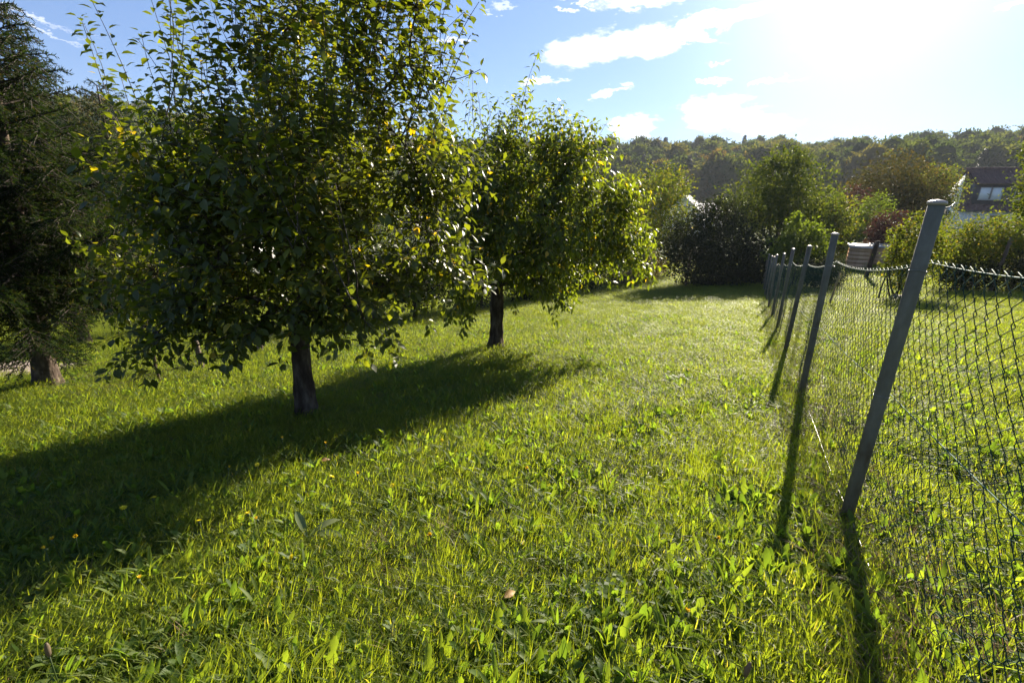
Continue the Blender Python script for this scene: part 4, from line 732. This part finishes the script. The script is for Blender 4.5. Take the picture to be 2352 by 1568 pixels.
for k in range(11):
    th = np.linspace(0, np.pi, 6); ph = np.arange(8)*np.pi/4; V = [(math.sin(a)*math.cos(b), math.sin(a)*math.sin(b), math.cos(a)) for a in th for b in ph]; V = np.array(V)*(1+rng.normal(size=(48, 1))*.10); F = [(i*8+j, (i+1)*8+j, (i+1)*8+(j+1) % 8, i*8+(j+1) % 8) for i in range(5) for j in range(8)]
    s_ = rng.uniform(.08, .17); x, y = 11.5+rng.normal()*.38, 13.4+rng.normal()*.14; mb = MB(); mb.add(V*np.array((s_*1.3, s_, s_*.75)), F)
    o = mb.build('stone', M_stone, sp_, True); o.location = (x-11.5, y-13.4, float(gz(x, y))+s_*.4-sp_.location.z+(.14 if k < 3 else 0)); o.rotation_euler = (rng.normal()*.3, rng.normal()*.3, rng.random()*6)

# ------------------------------------------------------------------ grass and herbs
gk = bpy.data.collections.new('grass_kinds')
def blades(mb, n, rad, h0, h1, w_, rng, seg=3, flat=.0, spread=.35, cx=0, cy=0):
    a = rng.random(n)*6.28; r = rad*np.sqrt(rng.random(n)); x0 = cx+r*np.cos(a); y0 = cy+r*np.sin(a); h = rng.uniform(h0, h1, n); dirn = a+rng.normal(size=n)*1.2; lean = np.abs(rng.normal(size=n))*spread+flat
    wd = w_*rng.uniform(.6, 1.3, n); q = rng.random(n); t_ = np.linspace(0, 1, seg+1); V = []
    sd_ = np.stack([-np.sin(dirn), np.cos(dirn), rng.normal(size=n)*.2], -1)
    ang = lean[:, None]*(.35+1.25*t_[None])   # bends over with height
    dl = h[:, None]/seg; cz = np.concatenate([np.zeros((n, 1)), np.cumsum(np.cos(ang[:, 1:])*dl, 1)], 1); cr = np.concatenate([np.zeros((n, 1)), np.cumsum(np.sin(ang[:, 1:])*dl, 1)], 1)
    Cx = x0[:, None]+cr*np.cos(dirn)[:, None]; Cy = y0[:, None]+cr*np.sin(dirn)[:, None]; ctr = np.stack([Cx, Cy, cz-.01], -1)
    wt = wd[:, None]*np.array([.75, 1., .7, .0][:seg] if seg == 3 else [.9, .8])[None, :]
    Lf = ctr[:, :seg]-sd_[:, None]*wt[..., None]*.5; Rt = ctr[:, :seg]+sd_[:, None]*wt[..., None]*.5
    V = np.concatenate([np.stack([Lf, Rt], 2).reshape(n, -1, 3), ctr[:, seg:]], 1); k = V.shape[1]; f = []
    for j in range(seg-1): f += [(2*j, 2*j+1, 2*j+3), (2*j, 2*j+3, 2*j+2)]
    f.append((2*seg-2, 2*seg-1, 2*seg)); F = (np.arange(n)*k)[:, None, None]+np.array(f)[None]
    mb.add(V.reshape(-1, 3), F.reshape(-1, 3), np.repeat(q, k))
def kind(coll, i, mb, mat): coll.objects.link(bpy.data.objects.new('k%02d' % i, mb.mesh('k%02d' % i, mat, True)))
rng = np.random.default_rng(23)
for i in range(4):                                         # fine tufts
    mb = MB(); blades(mb, 74, .07, .03, .095, .0027, rng, 3, .2, 1.0); kind(gk, i, mb, M_grass)
for i in range(3):                                         # coarser, taller tufts
    mb = MB(); blades(mb, 34, .055, .06, .14, .0035, rng, 3, .25, .9); kind(gk, 4+i, mb, M_grass)
for i in range(4):                                         # turf patches
    mb = MB(); blades(mb, 900, .34, .022, .068, .0038, rng, 2, .2, .9); kind(gk, 7+i, mb, M_grass)
for i in range(3):                                         # long arching blades
    mb = MB(); blades(mb, 13, .05, .13, .24, .0036, rng, 3, .55, .8); kind(gk, 11+i, mb, M_grass)
hk = bpy.data.collections.new('herb_kinds')
def rosette(n, l0, l1, wdt, rng, rise, lobes=0):
    mb = MB()
    for k in range(n):
        a = k*2.4+rng.normal()*.3; l = rng.uniform(l0, l1); w2 = wdt*rng.uniform(.75, 1.2)*l; m_ = 7; t_ = np.linspace(0, 1, m_); el_ = rise+rng.normal()*.2
        th = el_-t_*(.75+rng.normal()*.3); r_ = np.concatenate([[0], np.cumsum(np.cos(th[1:]))])*l/(m_-1); z = np.concatenate([[0], np.cumsum(np.sin(th[1:]))])*l/(m_-1)
        wp = np.sin(np.pi*np.clip(t_*.92+.06, 0, 1))**.8*(.35+.65*t_**.6)
        if lobes: wp *= np.where(np.arange(m_) % 2, 1.25, .55)
        wp[0] = .08; wp[-1] = .02
        d = np.array((math.cos(a), math.sin(a))); s_ = np.array((-d[1], d[0])); c = np.stack([r_*d[0], r_*d[1], z+.004], -1)
        Lf = c+np.stack([s_[0]*w2*wp*.5, s_[1]*w2*wp*.5, .16*w2*wp], -1); Rt = c-np.stack([s_[0]*w2*wp*.5, s_[1]*w2*wp*.5, -.16*w2*wp], -1)
        V = np.concatenate([Lf, c, Rt]); F = []
        for j in range(m_-1): F += [(j, j+1, m_+j+1, m_+j), (m_+j, m_+j+1, 2*m_+j+1, 2*m_+j)]
        mb.add(V, F, rng.random())
    return mb
for i in range(3): kind(hk, i, rosette(10, .05, .10, .30, rng, 1.0, 1), M_weed)       # dandelion like
for i in range(3): kind(hk, 3+i, rosette(9, .045, .09, .36, rng, 1.15), M_weed)          # plantain like
for i in range(2):                                         # clover and other small leaves
    mb = MB()
    for k in range(26):
        x, y, z = rng.normal()*.06, rng.normal()*.06, rng.uniform(.02, .075); a0 = rng.random()*6
        P = np.tile((x, y, z), (3, 1)); a = a0+np.arange(3)*2.09; D = np.stack([np.cos(a), np.sin(a), np.full(3, .2)], -1)
        V, F, A = leaf_batch(P, D, np.tile((0, 0, 1.), (3, 1)), np.full(3, rng.uniform(.014, .024)), LEAF2_V*np.array((1.4, 1, .4)), LEAF2_F); mb.add(V, F, rng.random())
    kind(hk, 6+i, mb, M_weed)
for i in range(2):                                         # long dock blades
    kind(hk, 8+i, rosette(7, .06, .12, .15, rng, 1.1), M_weed)
def sample(n, r0, r1, pw, rng, az=64):
    """points with areal density falling as r**-pw"""
    e = 2-pw; u = rng.random(n); r = (r0**e+(r1**e-r0**e)*u)**(1/e); a = np.radians(rng.uniform(-az, az, n)); return r*np.sin(a), r*np.cos(a), r
def clear(x, y):
    k = ~on_path(x, y)
    for bx, by, br in ((-6.39, 5.74, .28), (-1.94, 3.94, .1), (-.27, 7.35, .13)): k &= np.hypot(x-bx, y-by) > br
    return k
def put(name, coll, x, y, s, h, idx, rng, label, tilt=.1):
    k = clear(x, y); x, y, s, h, idx = x[k], y[k], s[k], h[k], idx[k]; n = len(x)
    scatter(name, coll, np.stack([x, y, gz(x, y)], -1), np.stack([rng.normal(size=n)*tilt, rng.normal(size=n)*tilt, rng.random(n)*6.28], -1), np.stack([s, s, h], -1), idx, 'stuff', label)
def lush(x, y): return vnoise(x*2.1, y*2.3, 9)+.6*vnoise(x*5.3, y*5.1, 3)
x, y, r = sample(17000, .35, 11, 1.05, rng); n = len(x); lu = lush(x, y); tall = (rng.random(n) < .10+.55*np.clip(lu-.1, 0, 1))
idx = np.where(tall, rng.integers(4, 7, n), rng.integers(0, 4, n)); idx = np.where(rng.random(n) < .16, rng.integers(11, 14, n), idx); s = rng.uniform(.8, 1.25, n)*(1+r*.05); h = rng.uniform(.55, 1.1, n)*(1.0+.55*lu)
cl = rng.uniform(0, 1, (150, 3)); cr_ = .8+cl[:, 0]**1.3*6.5; ca_ = np.radians(-46+cl[:, 1]*92); m_ = 16
tx = (cr_*np.sin(ca_))[:, None]+rng.normal(size=(150, m_))*.075; ty = (cr_*np.cos(ca_))[:, None]+rng.normal(size=(150, m_))*.075
x = np.r_[x, tx.ravel()]; y = np.r_[y, ty.ravel()]; s = np.r_[s, rng.uniform(.7, 1.0, 150*m_)]; h = np.r_[h, np.repeat(.9+cl[:, 2]*.9, m_)*rng.uniform(.75, 1.1, 150*m_)]
idx = np.r_[idx, np.where(rng.random(150*m_) < .6, rng.integers(0, 4, 150*m_), rng.integers(4, 7, 150*m_))]
put('grass', gk, x, y, s, h, idx, rng, 'sunlit meadow grass of mixed fine and coarse tufts')
x, y, r = sample(19000, .5, 50, .62, rng, 66); n = len(x); s = rng.uniform(.85, 1.2, n)*(1+r/26); h = rng.uniform(.65, 1.05, n)*(1+.25*lush(x, y))*(1+r/60)
put('turf', gk, x, y, s, h, rng.integers(7, 11, n), rng, 'short turf covering the meadow and the lawns')
x, y, r = sample(40000, .35, 12, 1.25, rng); n = len(x); keep = rng.random(n) < np.clip(.6+.65*vnoise(x*1.3+3, y*1.4, 5), .08, 1); x, y, r = x[keep], y[keep], r[keep]; n = len(x)
pk = rng.random(n); idx = np.where(pk < .42, rng.integers(0, 3, n), np.where(pk < .86, rng.integers(3, 6, n), np.where(pk < .865, rng.integers(6, 8, n), rng.integers(8, 10, n)))); s = (.5+.8*rng.random(n)**2.5)
put('weeds', hk, x, y, s, s*rng.uniform(1.0, 1.5, n), idx, rng, 'broad leaved herbs growing among the meadow grass', .15)
# taller grass and dry stalks along the foot of the fence
n = 900; s = rng.random(n)**1.3*9.2+.45; off = rng.normal(size=n)*.17; x = POSTS[0][0]+(1.09*s)+fn[0]*off; y = POSTS[0][1]+(2.09*s)+fn[1]*off
put('tall_grass', gk, x, y, rng.uniform(.9, 1.3, n), rng.uniform(1.0, 1.75, n), rng.integers(4, 7, n), rng, 'taller uncut grass along the foot of the wire fence')
dk = bpy.data.collections.new('dry_kinds')
for i in range(3): mb = MB(); blades(mb, 40, .07, .08, .24, .0030, rng, 3, .45, .7); kind(dk, i, mb, M_dry)
n = 520; s = rng.random(n)**1.2*6+.5; off = rng.normal(size=n)*.14+.10; x = POSTS[0][0]+(1.09*s)+fn[0]*off; y = POSTS[0][1]+(2.09*s)+fn[1]*off
put('dry_grass', dk, x, y, rng.uniform(.8, 1.2, n), rng.uniform(.5, 1.0, n), rng.integers(0, 3, n), rng, 'matted dry brown grass under the wire fence')
n = 60; x = -4.72+rng.normal(size=n)*.1; y = rng.uniform(4.6, 9.5, n)
put('tall_grass', gk, x, y, rng.uniform(.9, 1.3, n), rng.uniform(1.0, 1.6, n), rng.integers(4, 7, n), rng, 'longer grass along the old log posts')

x, y, r = sample(3200, .4, 9, 1.0, rng); n = len(x); kp = rng.random(n) < np.clip(.25+.7*vnoise(x*1.9+7, y*1.7, 1), 0, 1); x, y = x[kp], y[kp]; n = len(x)
put('thatch', dk, x, y, rng.uniform(.5, .9, n), rng.uniform(.25, .55, n), rng.integers(0, 3, n), rng, 'dead straw blades matted in between the meadow grass', .2)
# yellow hawkbit flowers
def plain(name, c, rough=.5, tr=0.):
    return leaf_mat(name, [(0, tuple(v*.85 for v in c)), (1, c)], tr=(1.2, 1.2, 1), mixf=.35, rough=rough, src='attr')
M_petal = plain('yellow_petal', (.80, .68, .02)); M_stem = plain('flower_stem', (.08, .12, .03)); M_orange = plain('orange_petal', (.82, .56, .02)); M_seed = plain('seed_head', (.20, .15, .10))
def flower_mesh(openness, rng, mat, nm):
    mb = MB(); n_ = 22
    for ring, (l, e) in enumerate(((.014, .15), (.0095, .6))):
        a = np.arange(n_)*6.283/n_+ring*.14; e_ = e+(1-openness)*1.1; D = np.stack([np.cos(a)*math.cos(e_), np.sin(a)*math.cos(e_), np.full(n_, math.sin(e_))], -1)+rng.normal(size=(n_, 3))*.1
        V, F, A = leaf_batch(np.zeros((n_, 3)), D, np.tile((0, 0, 1.), (n_, 1)), np.full(n_, l), LEAF2_V*np.array((.55, 1, .3)), LEAF2_F); mb.add(V, F, A)
    return mb.mesh(nm, mat)
rng = np.random.default_rng(77)
FM = [flower_mesh(1, rng, M_petal, 'flower_head'), flower_mesh(.75, rng, M_petal, 'flower_head'), flower_mesh(.1, rng, M_orange, 'flower_head')]
mb = MB(); mb.tube([(0, 0, -.013), (0, 0, -.008), (0, 0, -.001)], [.0018, .0048, .0042], 8); cup_me = mb.mesh('calyx', M_stem, True)
FLW = [(-.45,2.7,1,'open yellow flower in the middle of the meadow just past the shadow edge'),(-.67,2.11,0,'widest open yellow flower beside the big pale leaf'),(-1.06,2.35,1,'yellow flower where the crown shadow ends, above the big pale leaf'),(-1.67,2.92,2,'closed orange bud deep in the crown shadow'),(-1.62,2.53,0,'bright yellow flower on the shadow edge below the tall fruit tree'),(-1.76,2.37,2,'half closed orange flower on the shadow edge'),(-2.01,2.13,0,'yellow flower on a bent stem standing against the dark shadow'),(-1.53,1.86,1,'yellow flower in the sunlit grass below the shadow edge'),(-2.01,1.97,0,'yellow flower on a leaning stem just inside the shadow edge'),(-2.05,1.73,2,'orange closing flower on a thick pale stem'),(-2.21,1.79,2,'orange closing flower nearest the outer end of the shadow edge'),(-1.27,1.85,1,'small yellow flower low among broad leaves'),(-.87,1.47,1,'ragged yellow flower in the foreground grass'),(-1.28,2.75,2,'orange bud at the base of the tall fruit tree shadow'),(.11,2.25,2,'small orange flower alone in the sunlit middle of the meadow'),(-.93,2.35,2,'orange bud beside the broad weeds at the shadow edge'),(-.33,1.63,2,'orange flower in the front centre of the meadow'),(.88,1.56,2,'small orange flower close to the fence shadow'),(.58,1.22,2,'orange flower lowest in the foreground grass'),(1.14,3.84,1,'tiny yellow flower far out in the bright meadow'),(1.93,4.64,2,'tiny orange flower out near the second metal post'),(-1.23,1.82,2,'orange bud next to a small yellow flower'),(-1.42,1.42,2,'orange bud at the near end of the weeds'),(-2.08,1.63,2,'low orange bud by the closing flowers')]
for i, (x, y, k, lb) in enumerate(FLW):
    h_ = rng.uniform(.20, .27); x, y = x*.93, y*.93; r = empty('hawkbit_flower', (x, y, float(gz(x, y)))); tag(r, lb, 'flower', 'yellow and orange flowers in the meadow grass')
    dx, dy = rng.normal()*.02, rng.normal()*.02; mb = MB(); P = np.array([(0, 0, 0), (dx*.15, dy*.15, h_*.35), (dx*.5, dy*.5, h_*.7), (dx, dy, h_-.01)]); mb.tube(P, .0013, 5); mb.build('stem', M_stem, r, True)
    f = ob('flower_head', FM[k], r, (dx, dy, h_)); sc2 = rng.uniform(1.1, 1.35); f.scale = (sc2,)*3; f.rotation_euler = (-.35+rng.normal()*.25, rng.normal()*.3, rng.random()*6); c = ob('calyx', cup_me, f)
# plantain seed heads
for (x, y, h_, lb) in ((.64, .90, .17, 'brown plantain seed head beside the bottom wire of the fence'), (-1.42, 1.02, .2, 'brown plantain seed head standing up in the near corner grass')):
    r = empty('plantain_head', (x, y, float(gz(x, y)))); tag(r, lb, 'seed head'); mb = MB(); mb.tube([(0, 0, 0), (.004, 0, h_*.6), (.01, 0, h_)], .0016, 5); mb.build('stem', M_stem, r)
    mb = MB(); mb.tube([(.01, 0, h_), (.011, 0, h_+.012), (.012, 0, h_+.03), (.014, 0, h_+.045), (.015, 0, h_+.055)], [.003, .007, .0075, .006, .002], 9); V = mb.V[0]; V += rng.normal(size=V.shape)*.0008; mb.build('spike', M_seed, r)
# big pale leaf plant at the shadow edge
mb = rosette(4, .15, .22, .36, rng, .7); M_dock = leaf_mat('dock_leaf', [(0, (.16, .20, .08)), (1, (.22, .25, .11))], mixf=.5, rough=.45)
o = mb.build('dock_plant', M_dock, None, True, (-1.0, 1.83, float(gz(-1.0, 1.83))+.03)); tag(o, 'plant with big pale limp leaves at the shadow edge', 'plant')
# fallen autumn leaves
M_fallen = leaf_mat('fallen_leaf', [(0, (.22, .10, .03)), (1, (.34, .20, .05))], mixf=.3, rough=.6)
for (x, y, lb) in ((-1.28, 2.66, 'reddish fallen leaf lying on the grass at the shadow edge'), (-.02, 1.33, 'red brown fallen leaf in the foreground centre'), (1.72, 1.95, 'orange fallen leaf caught at the fence foot by the nearest post')):
    V, F, A = leaf_batch(np.zeros((1, 3)), np.array([[.7, .5, .1]]), np.array([[.2, -.4, 1.]]), np.array([.06]), curl=np.array([2.2])); tag(ob('fallen_leaf', mesh_np('fallen_leaf', V, F, M_fallen, True, {'rnd': A}), None, (x, y, float(gz(x, y))+.085)), lb, 'leaf')
